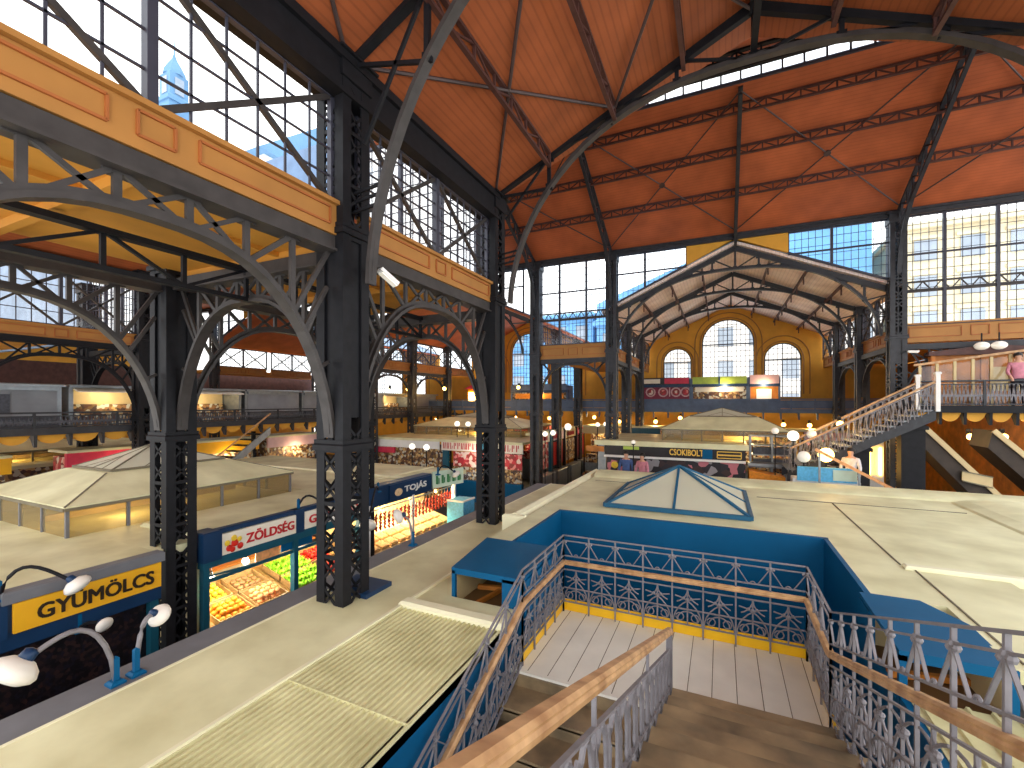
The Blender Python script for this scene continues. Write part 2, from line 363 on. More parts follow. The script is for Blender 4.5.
# ---- arched lattice girders under the aisle edges
def girder(p0, p1, ztop=2.1, spring=-.45, crown=1.62, npost=7, m='truss', label='', group=None, width=.16, top=.16):
    p0 = Vector(p0); p1 = Vector(p1); d = (p1-p0); Lh = d.length; X = d/Lh; S = Vector((-X.y, X.x, 0))
    t = thing('arched_girder', label, 'girder', (p0.x, p0.y, spring), group)
    def P(u, z): return Vector((p0.x+X.x*u, p0.y+X.y*u, z))
    def arch(u):
        q = abs(2*u/Lh-1); return spring+(crown-spring)*(1-q**2.6)**(1/1.6)
    ob('top_chord', MB().bar(P(0, ztop-top/2), P(Lh, ztop-top/2), width+.04, top).bar(P(0, ztop-top-.02), P(Lh, ztop-top-.02), width+.12, .03), m, t)
    us = [Lh*(.5-.5*math.cos(PI*i/28)) for i in range(29)]; pts = [P(u, arch(u)) for u in us]
    ob('arch_chord', MB().flat(pts, width, .05, S).flat([p+Vector((0, 0, .05)) for p in pts], .05, .07, S), m, t)
    mb = MB(); prev = None
    for i in range(npost+1):
        u = Lh*(i+.0)/npost if 0 < i < npost else (Lh*.004 if i == 0 else Lh*.996)
        za = arch(u); zb = ztop-top
        if 0 < i < npost and zb-za > .08: mb.bar(P(u, za), P(u, zb), .06, .045, up=S); mb.bar(P(u, zb-.05), P(u, zb), .2, .03, up=S)
        if prev is not None:
            a, b = (P(prev[0], prev[1]), P(u, zb)) if i > npost/2 else (P(prev[0], zb), P(u, za))
            if npost*.3 < i < npost*.75: mb.bar(P(prev[0], zb), P(u, za), .045, .035, up=S); mb.bar(P(prev[0], prev[1]), P(u, zb), .045, .035, up=S)
            else: mb.bar(a, b, .055, .04, up=S)
        prev = (u, za)
    # spandrel stay by each springing
    for e, sg in ((0, 1), (Lh, -1)):
        u = e+sg*.42; mb.bar(P(u, arch(u)), P(e+sg*.05, arch(u)+.62), .05, .04, up=S)
        mb.bar(P(e+sg*.2, arch(e+sg*.2)), P(e+sg*.03, arch(e+sg*.2)+.1), .04, .03, up=S)
    ob('web', mb, m, t)
    return t
girder((-4.52, .3, 0), (-4.52, 4.2, 0), label='arched iron girder under the nearest ochre fascia, upper left of the picture')
girder((-4.52, 4.64, 0), (-4.52, 8.38, 0), label='arched iron girder under the second ochre fascia, right of the largest column')
girder((-8.2, .3, 0), (-8.2, 4.13, 0), ztop=1.95, crown=1.45, label='arched iron girder left of the column by the yellow fruit sign')
girder((-8.2, 4.58, 0), (-8.2, 8.38, 0), ztop=1.95, crown=1.45, label='arched iron girder right of the column by the yellow fruit sign')
girder((-7.98, 4.35, 0), (-4.75, 4.4, 0), ztop=2.0, crown=1.5, label='arched iron girder crossing the aisle between the two nearest columns')
girder((-7.98, 8.6, 0), (-4.75, 8.6, 0), ztop=2.0, crown=1.5, label='arched iron girder crossing the aisle at the edge of the nave')
girder((-18, 4.5, 0), (-18, 8.4, 0), ztop=1.9, crown=1.4, npost=6, m='iron', label='arched iron girder across the neighbouring hall, above the grey gallery')
girder((-21.6, 8.6, 0), (-18.2, 8.6, 0), ztop=1.9, crown=1.4, npost=6, m='iron', label='arched iron girder between the two columns at the grey gallery')
girder((-7.5, YF, 0), (-4.5, YF, 0), ztop=1.95, spring=.35, crown=1.68, npost=6, m='iron_far', label='arched iron girder below the bright square nave window')
girder((5.65, YF, 0), (9.3, YF, 0), ztop=1.95, spring=.35, crown=1.68, npost=6, m='iron_far', label='arched iron girder under the far ochre fascia at the right edge')
for k, y in enumerate((23.4, 27.5)):
    girder((-4.4, y-3.9, 0), (-4.4, y-.2, 0), ztop=1.95, spring=.2, crown=1.6, npost=5, m='iron_far', label='arched girder along the left side of the gabled hall, %s bay' % ('first', 'second')[k])
    girder((5.4, y-3.9, 0), (5.4, y-.2, 0), ztop=1.95, spring=.2, crown=1.6, npost=5, m='iron_far', label='arched girder along the right side of the gabled hall, %s bay' % ('first', 'second')[k])
    girder((-18, y-3.9, 0), (-18, y-.2, 0), ztop=1.95, spring=.2, crown=1.6, npost=5, m='iron_far', label='arched girder under far low windows left of the lit yellow kiosk, %s bay' % ('first', 'second')[k])
# straight lattice girder down the middle of the aisle ceiling
t = thing('lattice_girder', 'straight dark lattice girder hanging under the middle of the ochre aisle ceiling', 'girder', (-6.3, .1, 1.45))
ob('top_chord', MB().bar((-6.3, .1, 1.93), (-6.3, 8.5, 1.93), .14, .07), 'iron', t)
ob('bottom_chord', MB().bar((-6.3, .1, 1.5), (-6.3, 8.5, 1.5), .1, .06), 'iron', t)
mb = MB()
for i in range(11):
    y = .1+.84*i
    mb.bar((-6.3, y, 1.5), (-6.3, y, 1.93), .05, .05)
    if i < 10: mb.bar((-6.3, y, 1.93 if i % 2 else 1.5), (-6.3, y+.84, 1.5 if i % 2 else 1.93), .045, .04)
ob('web', mb, 'iron', t)
# ---- ochre aisle ceilings
n = 0
for i, (xl, xr) in enumerate(HALLS):
    a, b = xl-3.8, xl
    for y0, y1 in ((-3, YN), (YF, YE)):
        n += 1; far = y0 > 0
        c = struct('ceiling' if n == 1 else 'ceiling_%d' % n, MB().box(a+.16, b-.16, y0+(.15 if far else 0), y1-(.12 if far else .2), 2.12, 2.3), 'ceil', label='flat ochre aisle ceiling', cat='ceiling')
        mb = MB()
        if not far:
            for y in (.15, 2.25, 4.4, 6.5):
                mb.box(a+.1, b-.12, y-.05, y+.05, 2.02, 2.12)
            for x in (a+1.25, a+2.5): mb.box(x-.03, x+.03, y0, y1-.1, 2.06, 2.12)
            ob('ceiling_rib', mb, 'ceil', c)
struct('ceiling_right', MB().box(5.56, 9.2, YF+.15, YE-.05, 2.12, 2.3), 'ceil', label='flat aisle ceiling right of the gabled hall', cat='ceiling')
# ---- fascias
TR = [0]
def fascia(p0, p1, z0, z1, nrm, label, square=True):
    TR[0] += 1
    p0 = Vector(p0); p1 = Vector(p1); d = p1-p0; L = d.length; X = d/L; N = Vector(nrm); t = .1
    poly = [p0+Vector((0, 0, z0)), p1+Vector((0, 0, z0)), p1+Vector((0, 0, z1)), p0+Vector((0, 0, z1))]
    mb = MB().prism(poly, -N*t)
    o = struct('trim_%d' % TR[0], mb, 'fascia', label=label, cat='fascia')
    h = z1-z0; mb = MB(); e = .016
    mb.bar(p0+N*.02+Vector((0, 0, z1-.025)), p1+N*.02+Vector((0, 0, z1-.025)), .08, .05, up=(0, 0, 1))
    ob('cornice', mb, 'fascia', o)
    def frame(u0, u1):
        za, zb = z0+h*.27, z1-h*.24
        q = [p0+X*u0+N*.012+Vector((0, 0, za)), p0+X*u1+N*.012+Vector((0, 0, za)), p0+X*u1+N*.012+Vector((0, 0, zb)), p0+X*u0+N*.012+Vector((0, 0, zb))]
        for i in range(4): mb2.bar(q[i], q[(i+1) % 4], .022, .024, up=N)
    mb2 = MB(); m = L/2; k = h*.45
    frame(.12, m-k-.16); frame(m-k*.75, m+k*.75); frame(m+k+.16, L-.12)
    ob('panel_moulding', mb2, 'mould', o)
    return o
fascia((-4.4, .2, 0), (-4.4, 4.2, 0), 2.11, 2.53, (1, 0, 0), 'long ochre fascia with red-brown panel lines, nearest bay on the left')
fascia((-4.4, 4.64, 0), (-4.4, 8.38, 0), 2.11, 2.53, (1, 0, 0), 'ochre fascia with red-brown panel lines between the two big columns')
fascia((-4.4, -2.9, 0), (-4.4, .18, 0), 2.11, 2.53, (1, 0, 0), 'ochre fascia beside the viewer')
fascia((-18, .2, 0), (-18, 4.2, 0), 1.85, 2.3, (1, 0, 0), 'ochre fascia of the neighbouring hall, left edge')
fascia((-18, 4.6, 0), (-18, 8.38, 0), 1.85, 2.3, (1, 0, 0), 'ochre fascia of the neighbouring hall')
fascia((-7.55, YF, 0), (-4.45, YF, 0), 1.95, 2.58, (0, -1, 0), 'ochre fascia below the bright square nave window')
fascia((5.62, YF, 0), (9.4, YF, 0), 2.0, 2.64, (0, -1, 0), 'ochre fascia below the big window at the right edge')
fascia((-21.6, YF, 0), (-18.2, YF, 0), 1.95, 2.58, (0, -1, 0), 'ochre fascia on the far nave side, at the left')
for (xl, xr) in HALLS:
    for y in (23.4, 27.5, 31.5):
        fascia((xl, y-3.9, 0), (xl, y-.2, 0), 2.0, 2.5, (1, 0, 0), 'ochre fascia along the left wall of a hall beyond the nave')
        if xl == -4.4: fascia((xr, y-3.9, 0), (xr, y-.2, 0), 2.0, 2.5, (-1, 0, 0), 'ochre fascia along the right wall of the gabled hall')
# ---- clerestory windows
WN = [0]
def window(p0, p1, z0, z1, nx, nz, majors=(), label='', mid=None, brace=None, bw=.022, skip=None, gl='glass', zfun=None, girdz=None):
    """vertical glazed screen from p0 to p1; zfun(u) cuts its lower edge along a slope"""
    WN[0] += 1
    p0 = Vector(p0); p1 = Vector(p1); d = p1-p0; L = d.length; X = d/L; N = Vector((-X.y, X.x, 0))
    lo = zfun or (lambda u: z0)
    def P(u, z): return p0+X*u+Vector((0, 0, z))
    mb = MB()
    poly = [P(0, lo(0)), P(L, lo(L)), P(L, z1), P(0, z1)]
    for i in range(4): mb.bar(poly[i], poly[(i+1) % 4], .07, .07, up=N)
    for u in majors: mb.bar(P(u*L, lo(u*L)), P(u*L, z1), .085, .1, up=N)
    if mid:
        for z in mid: mb.bar(P(0, z), P(L, z), .06, .05, up=N)
    o = struct('window_%d' % WN[0], mb, 'mullion', label=label, cat='window')
    mb = MB()
    for i in range(1, nx):
        u = L*i/nx
        if any(abs(u/L-q) < .4/nx for q in majors): continue
        mb.bar(P(u, lo(u)), P(u, z1), bw, bw, up=N)
    for k in range(1, nz):
        z = z0+(z1-z0)*k/nz
        u0 = 0; u1 = L
        if zfun:
            us = [u for u in [L*i/60 for i in range(61)] if zfun(u) < z]
            if not us: continue
            u0, u1 = us[0], us[-1]
        if u1-u0 > .05: mb.bar(P(u0, z), P(u1, z), bw, bw, up=N)
    ob('muntin', mb, 'mullion', o)
    ob('glass', MB().add([p+N*.004 for p in poly], [(0, 1, 2, 3)]), gl, o)
    if brace:
        mb = MB()
        for (a, za, b, zb) in brace: mb.bar(P(a*L, za)+N*.0, P(b*L, zb), .06, .05, up=N)
        if girdz:
            za, zb = girdz; mb.bar(P(0, za), P(L, za), .06, .05, up=N); mb.bar(P(0, zb), P(L, zb), .06, .05, up=N)
            k = 16
            for i in range(k): mb.bar(P(L*i/k, za if i % 2 else zb), P(L*(i+1)/k, zb if i % 2 else za), .035, .03, up=N)
        b = ob('brace', mb, 'truss', o); b['label'] = 'diagonal iron wind bracing'
    return o
XB = lambda z0, z1, nn: [q for i in range(nn) for q in ((i/nn+.01, z0, (i+1)/nn-.01, z1), (i/nn+.01, z1, (i+1)/nn-.01, z0))]
z0, z1 = 2.53, 3.9
window((-4.5, .2, 0), (-4.5, 4.2, 0), z0, z1, 12, 4, (.5,), 'large clerestory window with diagonal braces, nearest bay on the left', brace=XB(z0+.03, z1-.03, 2))
window((-4.5, 4.64, 0), (-4.5, 8.38, 0), z0, z1, 16, 6, (.5,), 'clerestory window with crossed braces between the two big columns', brace=XB(z0+.03, z1-.03, 2))
window((-4.5, -2.9, 0), (-4.5, .18, 0), z0, z1, 9, 4, (.5,), 'clerestory window beside the viewer')
window((-18.05, .2, 0), (-18.05, 4.2, 0), 2.3, 3.9, 12, 4, (.5,), 'clerestory window of the neighbouring hall, left edge', brace=XB(2.33, z1-.03, 2))
window((-18.05, 4.6, 0), (-18.05, 8.38, 0), 2.3, 3.9, 12, 4, (.5,), 'clerestory window of the neighbouring hall', brace=XB(2.33, z1-.03, 2))
# nave, far side
NT = 6.25
gz = [(0, 3.9, 0, 3.9)]
for a, b, l, mj in ((-7.55, -4.45, 'bright square nave window with fine glazing bars', (.3, .7)), (5.62, 9.4, 'big nave window at the right edge, beyond it a pale facade', (.27, .61)),
                (-21.6, -18.2, 'tall nave window far off to the left', (.33, .67))):
    window((a, YF, 0), (b, YF, 0), 2.6, NT, 18, 12, mj, l, mid=(4.95,), brace=[(0, 3.75, 1, 3.75)], girdz=(3.7, 4.02), bw=.016)
def far_wall(xl, xr, first):
    """above the gable of a hall beyond the nave: ochre panels in the middle, glazed wedges at the sides"""
    c = (xl+xr)/2; ez, az = 3.98, 6.18; half = (xr-xl)/2
    def rz(x): return ez+(az-ez)*(1-abs(x-c)/half)+.12
    w = 1.75
    for sx in (-1, 1):
        xa, xb = (xl+.2, c-w) if sx < 0 else (c+w, xr-.2)
        L = xb-xa
        window((xa, YF, 0), (xb, YF, 0), 4.1, NT, 14, 7, (.45,), 'wedge-shaped nave window above the %s slope of %s' % ('left' if sx < 0 else 'right', 'the gabled hall' if first else 'a distant hall roof'),
               mid=(5.45,), bw=.016, zfun=lambda u, xa=xa: rz(xa+u))
        TR[0] += 1
        x0, x1 = sorted((c, c+sx*w))
        struct('wall_above_gable_%s_%d' % ('left' if sx < 0 else 'right', TR[0]), MB().prism([(x0, YF-.05, rz(x0)), (x1, YF-.05, rz(x1)), (x1, YF-.05, NT), (x0, YF-.05, NT)], (0, .1, 0)), 'yellow',
               label='ochre wall panel above the gable', cat='wall')
for i, (xl, xr) in enumerate(HALLS): far_wall(xl, xr, i == 0)
# eave beams
mb = MB()
for y0, y1 in ((-3, YN+.2),):
    pass
struct('trim_eave_near', MB().box(-4.62, -4.3, -3, YN-.1, 3.9, 4.38).box(-4.68, -4.24, -3, YN-.1, 4.3, 4.42).box(-4.66, -4.26, -3, YN-.1, 3.88, 3.94), 'iron', label='dark iron eave beam over the near clerestory', cat='beam')
struct('trim_eave_neighbour', MB().box(-18.15, -17.85, -3, YN-.1, 3.9, 4.38), 'iron', label='dark iron eave beam of the neighbouring hall', cat='beam')
struct('trim_eave_nave', MB().box(-34, 12, YF-.15, YF+.15, NT, NT+.14).box(-34, 12, YF-.2, YF+.1, NT+.14, NT+.22), 'iron_far', label='dark iron eave beam along the far side of the nave', cat='beam')
M['glass_out'] = glass_mat('sky_reflecting_glass', (.8, .86, .92), .7)
for i, (xl, xr) in enumerate(HALLS[:2]):
    window((xl-3.7, YN+.05, 0), (xl-.35, YN+.05, 0), 2.3, 6.3, 16, 14, (.33, .67), 'nave window seen from outside through the clerestory' if i == 0 else 'nave window over the neighbouring aisle', gl='glass_out', bw=.016)
for xr, nm in ((-21.8, 'of the farthest hall'), (-8.2, 'of the next hall')):
    window((xr+.05, YF+.3, 0), (xr+.05, YE-.2, 0), 2.52, 3.85, 36, 5, (.33, .66), 'low clerestory on the right side %s beyond the nave' % nm)
window((-35.9, -2.9, 0), (-35.9, 9.2, 0), 1.1, 2.25, 26, 4, (.25, .5, .75), 'band of windows in the outer wall at the far left')
# ---- roofs (structure)
def slab(pts, t, name, m, label):
    """roof plane: underside polygon pts, thickness t; upper skin is a second object so that outside reads as slate"""
    P = [Vector(p) for p in pts]; n = (P[1]-P[0]).cross(P[2]-P[0]).normalized()
    if n.z < 0: n = -n
    o = struct(name, MB().prism(P, n*t), m, label=label, cat='roof')
    ob('slates', MB().prism([p+n*(t+.005) for p in P], n*.05), 'roof_out', o)
    return o
pz = .48; EA = 4.42; AP = 6.77
for i, (xl, xr) in enumerate(HALLS):
    c = (xl+xr)/2
    if i == 2: continue
    slab([(xl-.3, -3, EA-.14), (c, -3, AP), (c, YN+.8, AP), (xl-.3, YN+.1, EA-.14)], .1, 'roof_hall_left' + ('' if i == 0 else '_%d' % (i+1)), 'orange_y', 'orange boarded roof slope on the left, over the near hall' if i == 0 else 'roof slope of a neighbouring hall')
    slab([(xr+.3, -3, EA-.14), (c, -3, AP), (c, YN+.8, AP), (xr+.3, YN+.1, EA-.14)], .1, 'roof_hall_right' + ('' if i == 0 else '_%d' % (i+1)), 'orange_y', 'orange boarded roof slope over the viewer' if i == 0 else 'roof slope of a neighbouring hall')
for i, (xl, xr) in enumerate(HALLS):
    c = (xl+xr)/2
    # halls beyond the nave
    slab([(xl-.3, YF+.1, 3.85), (c, YF+.1, 6.15), (c, YE, 6.15), (xl-.3, YE, 3.85)], .1, 'roof_far_left' + ('' if i == 0 else '_%d' % (i+1)), 'pink' if i == 0 else 'orange_x', 'roof slope of a hall beyond the nave')
    slab([(xr+.3, YF+.1, 3.85), (c, YF+.1, 6.15), (c, YE, 6.15), (xr+.3, YE, 3.85)], .1, 'roof_far_right' + ('' if i == 0 else '_%d' % (i+1)), 'pink' if i == 0 else 'orange_x', 'roof slope of a hall beyond the nave')
RS = lambda y: 6.42+.47*(YF-y)                       # underside of the nave's far slope
slab([(-36, YF+.15, RS(YF+.15)), (12, YF+.15, RS(YF+.15)), (12, 14.0, RS(14.0)), (-36, 14.0, RS(14.0))], .1, 'roof_nave_far', 'orange_x', 'orange boarded far slope of the tall nave roof')
slab([(-36, 9.25, 6.83), (12, 9.25, 6.83), (12, 13.9, RS(14.0)+.5), (-36, 13.9, RS(14.0)+.5)], .1, 'roof_nave_near', 'orange_x', 'near slope of the tall nave roof')
for s0, s1, nm in ((5.6, 12, 'right'),):
    struct('wall_nave_near_' + nm, MB().box(s0, s1, YN-.1, YN+.0, 4.9, 6.4), 'yellow', label='ochre wall strip on the near side of the nave', cat='wall')
for i, (xl, xr) in enumerate(HALLS):
    c = (xl+xr)/2; k = (6.82-(EA-.14))/(AP-EA+.14)
    if i == 2: struct('wall_nave_near_far_left', MB().box(-36, -21.9, YN+.1, YN+.2, 2.3, 6.8), 'roof_out', label='slate clad nave wall at the far left', cat='wall'); continue
    for sx, e in ((-1, xl), (1, xr)):
        zz = lambda x: EA-.14+(AP-EA+.14)*(1-abs(x-c)/((xr-xl)/2+.3))+.12
        struct('wall_nave_gable_%s_%d' % ('left' if sx < 0 else 'right', i+1), MB().prism([(e, YN+.12, zz(e)), (c, YN+.12, zz(c)), (c, YN+.12, 6.95), (e, YN+.12, 6.95)], (0, .1, 0)), 'roof_out', label='slate clad wall above a near hall roof', cat='wall')
struct('ceiling_far_left', MB().box(-36, -21.9, -3, YN, 2.35, 2.5), 'ceil', label='flat ceiling at the far left behind the grey gallery', cat='ceiling')
window((-36, 14.0, 0), (12, 14.0, 0), RS(14.0)+.02, RS(14.0)+.64, 96, 1, (), 'long narrow strip of ridge glazing in the nave roof', bw=.05)
# end walls of the halls beyond the nave, with arched windows
def arched_wall(xl, xr, name, wins):
    c = (xl+xr)/2
    cu = bpy.data.curves.new('w', 'CURVE'); cu.dimensions = '2D'; cu.fill_mode = 'BOTH'; cu.extrude = .12
    def spline(pts):
        sp = cu.splines.new('POLY'); sp.points.add(len(pts)-1)
        for q, (x, z) in zip(sp.points, pts): q.co = (x, z, 0, 1)
        sp.use_cyclic_u = True
    spline([(xl-.3, GROUND), (xr+.3, GROUND), (xr+.3, 3.95), (c, 6.25), (xl-.3, 3.95)])
    for (x, w, zb, zt) in wins:
        r = w/2; pts = [(x-r, zb), (x+r, zb)]+[(x+r*math.cos(PI*k/16), zt-r+r*math.sin(PI*k/16)) for k in range(17)]
        spline(pts)
    tmp = bpy.data.objects.new('w', cu); COL.objects.link(tmp); dg = bpy.context.evaluated_depsgraph_get()
    me = bpy.data.meshes.new_from_object(tmp.evaluated_get(dg)); bpy.data.objects.remove(tmp); bpy.data.curves.remove(cu)
    mb = MB().add([(v.co.x, YE+.12-v.co.z, v.co.y) for v in me.vertices], [tuple(p.vertices) for p in me.polygons]); bpy.data.meshes.remove(me)
    o = struct(name, mb, 'yellow', label='ochre end wall with three arched windows' , cat='wall')
    mbr = MB()
    for (x, w, zb, zt) in wins:
        for rr, th in ((w/2+.1, .09), (w/2+.42, .07)):
            pts = [(x-rr, YE-.03, zb+.2)]+[(x+rr*math.cos(PI*k/20), YE-.03, zt-w/2+rr*math.sin(PI*k/20)) for k in range(20, -1, -1)]+[(x+rr, YE-.03, zb+.2)]
            mbr.path(pts, th/2, 6)
    ob('arch_moulding', mbr, 'fascia', o)
    return o
def arched_window(x, w, zb, zt, nx, nz, label):
    WN[0] += 1; r = w/2; Y = YE+.06; mb = MB()
    pts = [(x-r+.03, Y, zb), (x+r-.03, Y, zb)]+[(x+(r-.03)*math.cos(PI*k/20), Y, zt-r+(r-.03)*math.sin(PI*k/20)) for k in range(21)]
    mb.path(pts+[pts[0]], .04, 6); zm = zt-r*1.05; mb.bar((x-r, Y, zm), (x+r, Y, zm), .09, .07)
    o = struct('window_%d' % WN[0], mb, 'mullion', label=label, cat='window'); mb = MB()
    top = lambda q: zt-r+math.sqrt(max(0, r*r-q*q))
    for i in range(1, nx):
        q = -r+w*i/nx; mb.bar((x+q, Y, zb), (x+q, Y, top(q)), .05 if i == nx//2 else .03, .03, up=(0, 1, 0))
    for k in range(1, nz):
        z = zb+(zt-zb)*k/nz; hw = r if z < zt-r else math.sqrt(max(0, r*r-(z-zt+r)**2)); mb.bar((x-hw, Y, z), (x+hw, Y, z), .03, .03)
    ob('muntin', mb, 'mullion', o)
    ob('glass', MB().add([(p[0], Y+.02, p[2]) for p in pts], [tuple(range(len(pts)))]), 'glass', o)
for i, (xl, xr) in enumerate(HALLS):
    c = (xl+xr)/2-.12
    wins = [(c, 3.0, .55, 5.25), (c-3.0, 1.75, .55, 3.55), (c+3.0, 1.95, .3, 3.6)]
    arched_wall(xl, xr, 'wall_end_%s' % ('gabled', 'next', 'left')[i], wins)
    nm = ('of the gabled hall', 'of the next hall to the left', 'of the farthest hall')[i]
    for w, p, nx, nz in ((wins[0], 'tall middle', 12, 14), (wins[1], 'small left', 8, 9), (wins[2], 'right-hand', 8, 10)): arched_window(*w, nx, nz, '%s arched window in the end wall %s' % (p, nm))
    if i < 2 or True: struct('wall_aisle_end_%s' % ('first', 'second', 'third')[i], MB().box(xl-3.5, xl-.3, YE, YE+.2, GROUND, 2.2), 'yellow', label='ochre outer wall at the end of an aisle', cat='wall')
struct('wall_aisle_end_right', MB().box(5.7, 14, YE, YE+.2, GROUND, 2.2), 'yellow', label='ochre outer wall at the right', cat='wall')
struct('wall_left_end', MB().box(-36.2, -36, -3, YE, GROUND, .9).box(-36.2, -36, YN, YF, 2.4, 8.5), 'yellow', label='ochre outer wall at the far left', cat='wall')
struct('wall_left_end_upper', MB().box(-36.2, -36, 9.3, YE, .9, 2.4), 'purlin', label='dark brown upper wall strip at the far left', cat='wall')
struct('wall_right_side', MB().box(9.2, 9.4, 19.6, YE, GROUND, 2.1), 'warmwood', label='warm brown lit wall under the right aisle', cat='wall')
# low clerestories of the halls beyond the nave
for (xl, xr) in HALLS:
    for k, y in enumerate((23.4, 27.5, 31.5)):
        nm = {-4.4: 'the gabled hall', -18.0: 'the next hall to the left', -31.6: 'the farthest hall'}[xl]
        window((xl, y-3.9, 0), (xl, y-.2, 0), 2.52, 3.85, 12, 5, (.5,), 'low braced clerestory, left side of %s, %s bay' % (nm, ('first', 'second', 'third')[k]), brace=XB(2.55, 3.82, 2))
        if xl == -4.4: window((xr, y-3.9, 0), (xr, y-.2, 0), 2.52, 3.85, 12, 5, (.5,), 'low braced clerestory, right side of %s, %s bay' % (nm, ('first', 'second', 'third')[k]), brace=XB(2.55, 3.82, 2))
# ---- roof trusses of the near hall: rafters, arched tie, posts
def hall_truss(y, xl, xr, eave, apex, foot, crown, m, label, nn=4, w=.14):
    t = thing('roof_truss', label, 'truss', (xl, y, foot)); c = (xl+xr)/2; half = (xr-xl)/2
    top = lambda x: eave+(apex-eave)*(1-abs(x-c)/half)
    def low(x):
        q = min(1, abs(x-c)/(half-.35)); return foot+(crown-foot)*(1-q**2.5)**(1/1.75)
    ob('rafter', MB().bar((xl, y, eave), (c, y, apex), w, .12, up=(0, 1, 0)).bar((xl, y, eave-.1), (c, y, apex-.1), .05, .12, up=(0, 1, 0)), m, t)
    ob('rafter', MB().bar((xr, y, eave), (c, y, apex), w, .12, up=(0, 1, 0)).bar((xr, y, eave-.1), (c, y, apex-.1), .05, .12, up=(0, 1, 0)), m, t)
    xs = [c-(half-.35)*math.cos(PI*i/40) for i in range(41)]
    ob('arched_tie', MB().flat([(x, y, low(x)) for x in xs], w, .06, (0, 1, 0)).flat([(x, y, low(x)+.05) for x in xs], .04, .08, (0, 1, 0)), 'truss' if m == 'iron' else m, t)
    mb = MB(); pr = None
    nodes = [c-half+half*k/nn for k in range(nn+1)]; nodes = nodes+[2*c-x for x in reversed(nodes[:-1])]
    for i, x in enumerate(nodes):
        if 0 < i < len(nodes)-1: mb.bar((x, y, low(x)), (x, y, top(x)), .07, .06, up=(0, 1, 0)); mb.box(x-.1, x+.1, y-.02, y+.02, top(x)-.16, top(x)-.02); mb.box(x-.07, x+.07, y-.02, y+.02, low(x)-.02, low(x)+.12)
        if pr is not None and 0 < i:
            a, b = (pr, x) if x <= c+.01 else (x, pr)
            if abs(a-c) < half-.01: mb.bar((a, y, top(a)), (b, y, low(b)), .05, .04, up=(0, 1, 0))
            else: mb.bar((a+(.25 if a < c else -.25), y, low(c-half+.36)+1.6), (b, y, top(b)-.05), .045, .04, up=(0, 1, 0)); mb.bar((a, y, top(a)-.1), (b, y, low(b)), .05, .04, up=(0, 1, 0))
        pr = x
    # short stays from column to the arch
    for s_, e in ((1, xl), (-1, xr)):
        for dz, dx in ((2.2, .5), (1.2, .34), (1.75, .42)):
            xx = e+s_*(.35+dx*.45); mb.bar((e+s_*.05, y, low(xx)-.05), (xx, y, low(xx)), .035, .03, up=(0, 1, 0))
    ob('web', mb, m, t)
    return t
hall_truss(4.42, -4.4, 5.4, 4.5, 6.72, 1.5, 5.75, 'iron', 'arched roof truss springing from the largest column, sweeping up out of the picture')
t = thing('ridge_girder', 'dark lattice girder below the ridge of the near hall, at the top edge', 'girder', (.5, 2, 6))
ob('top_chord', MB().bar((.5, 2, 6.6), (.5, YN, 6.6), .12, .08), 'iron', t); ob('bottom_chord', MB().bar((.5, 2, 5.95), (.5, YN, 5.95), .1, .08), 'iron', t); mb = MB()
for i in range(10): y = 2+.66*i; mb.bar((.5, y, 5.95), (.5, y, 6.6), .06, .05); mb.bar((.5, y, 5.95 if i % 2 else 6.6), (.5, y+.66, 6.6 if i % 2 else 5.95), .05, .04)
ob('web', mb, 'iron', t)
hall_truss(YN, -4.4, 5.4, 4.5, 6.72, 2.1, 5.82, 'iron', 'arched roof truss ending the near hall, crossing before the ridge glazing')
for y, l in ((YF+.25, 'gable truss framing the mouth of the gabled hall beyond the nave'), (23.4, 'second arched truss inside the gabled hall'), (27.5, 'third arched truss inside the gabled hall, before the arched windows')):
    hall_truss(y, -4.4, 5.4, 3.86, 6.04, 2.3, 5.2, 'iron_far', l, 6, .14)
hall_truss(YF+.25, -18, -8.2, 3.86, 6.04, 2.3, 5.2, 'truss', 'gable truss of the next hall to the left, behind the corner column', 5, .16)
for k, dx in enumerate((1.2, 2.4, 3.6)):
    for sx in (-1, 1):
        x = .5+sx*dx; z = 6.04-.445*dx-.08
        t = thing('purlin', '%s purlin from the ridge on the %s slope of the gabled hall' % (('first', 'second', 'third')[k], 'left' if sx < 0 else 'right'), 'purlin', (x, YF+.3, z), 'purlins of the gabled hall')
        ob('beam', MB().bar((x, YF+.3, z), (x, YE-.1, z), .07, .1), 'purlin', t); mb = MB()
        for j in range(7): y = YF+1.2+1.7*j; mb.bar((x, y, z), (x, y, z-.34), .05, .05)
        ob('drop_post', mb, 'purlin', t)
# purlins (lattice girders along the near hall)
def purlin(a, b, depth, m, label, n=14, w=.07):
    a = Vector(a); b = Vector(b); t = thing('lattice_purlin', label, 'purlin', tuple(a), 'lattice purlins under the roofs')
    dz = Vector((0, 0, -depth))
    ob('top_chord', MB().bar(a, b, w, .05), m, t); ob('bottom_chord', MB().bar(a+dz, b+dz, w, .05), m, t); mb = MB()
    for i in range(n+1):
        p = lerp(a, b, i/n); mb.bar(p, p+dz, .04, .04)
        if i < n: q = lerp(a, b, (i+1)/n); mb.bar(p if i % 2 else p+dz, q+dz if i % 2 else q, .03, .03)
    ob('web', mb, m, t)
zt = lambda x: 4.5+.453*(x+4.4)-.06
for x, l in ((-3.13, 'lattice purlin nearest the eave on the left orange slope'), (-1.82, 'lattice purlin second from the eave on the left orange slope'), (-.6, 'lattice purlin nearest the ridge on the left orange slope')):
    purlin((x, .0, zt(x)), (x, YN-.1, zt(x)), .26, 'purlin', l)
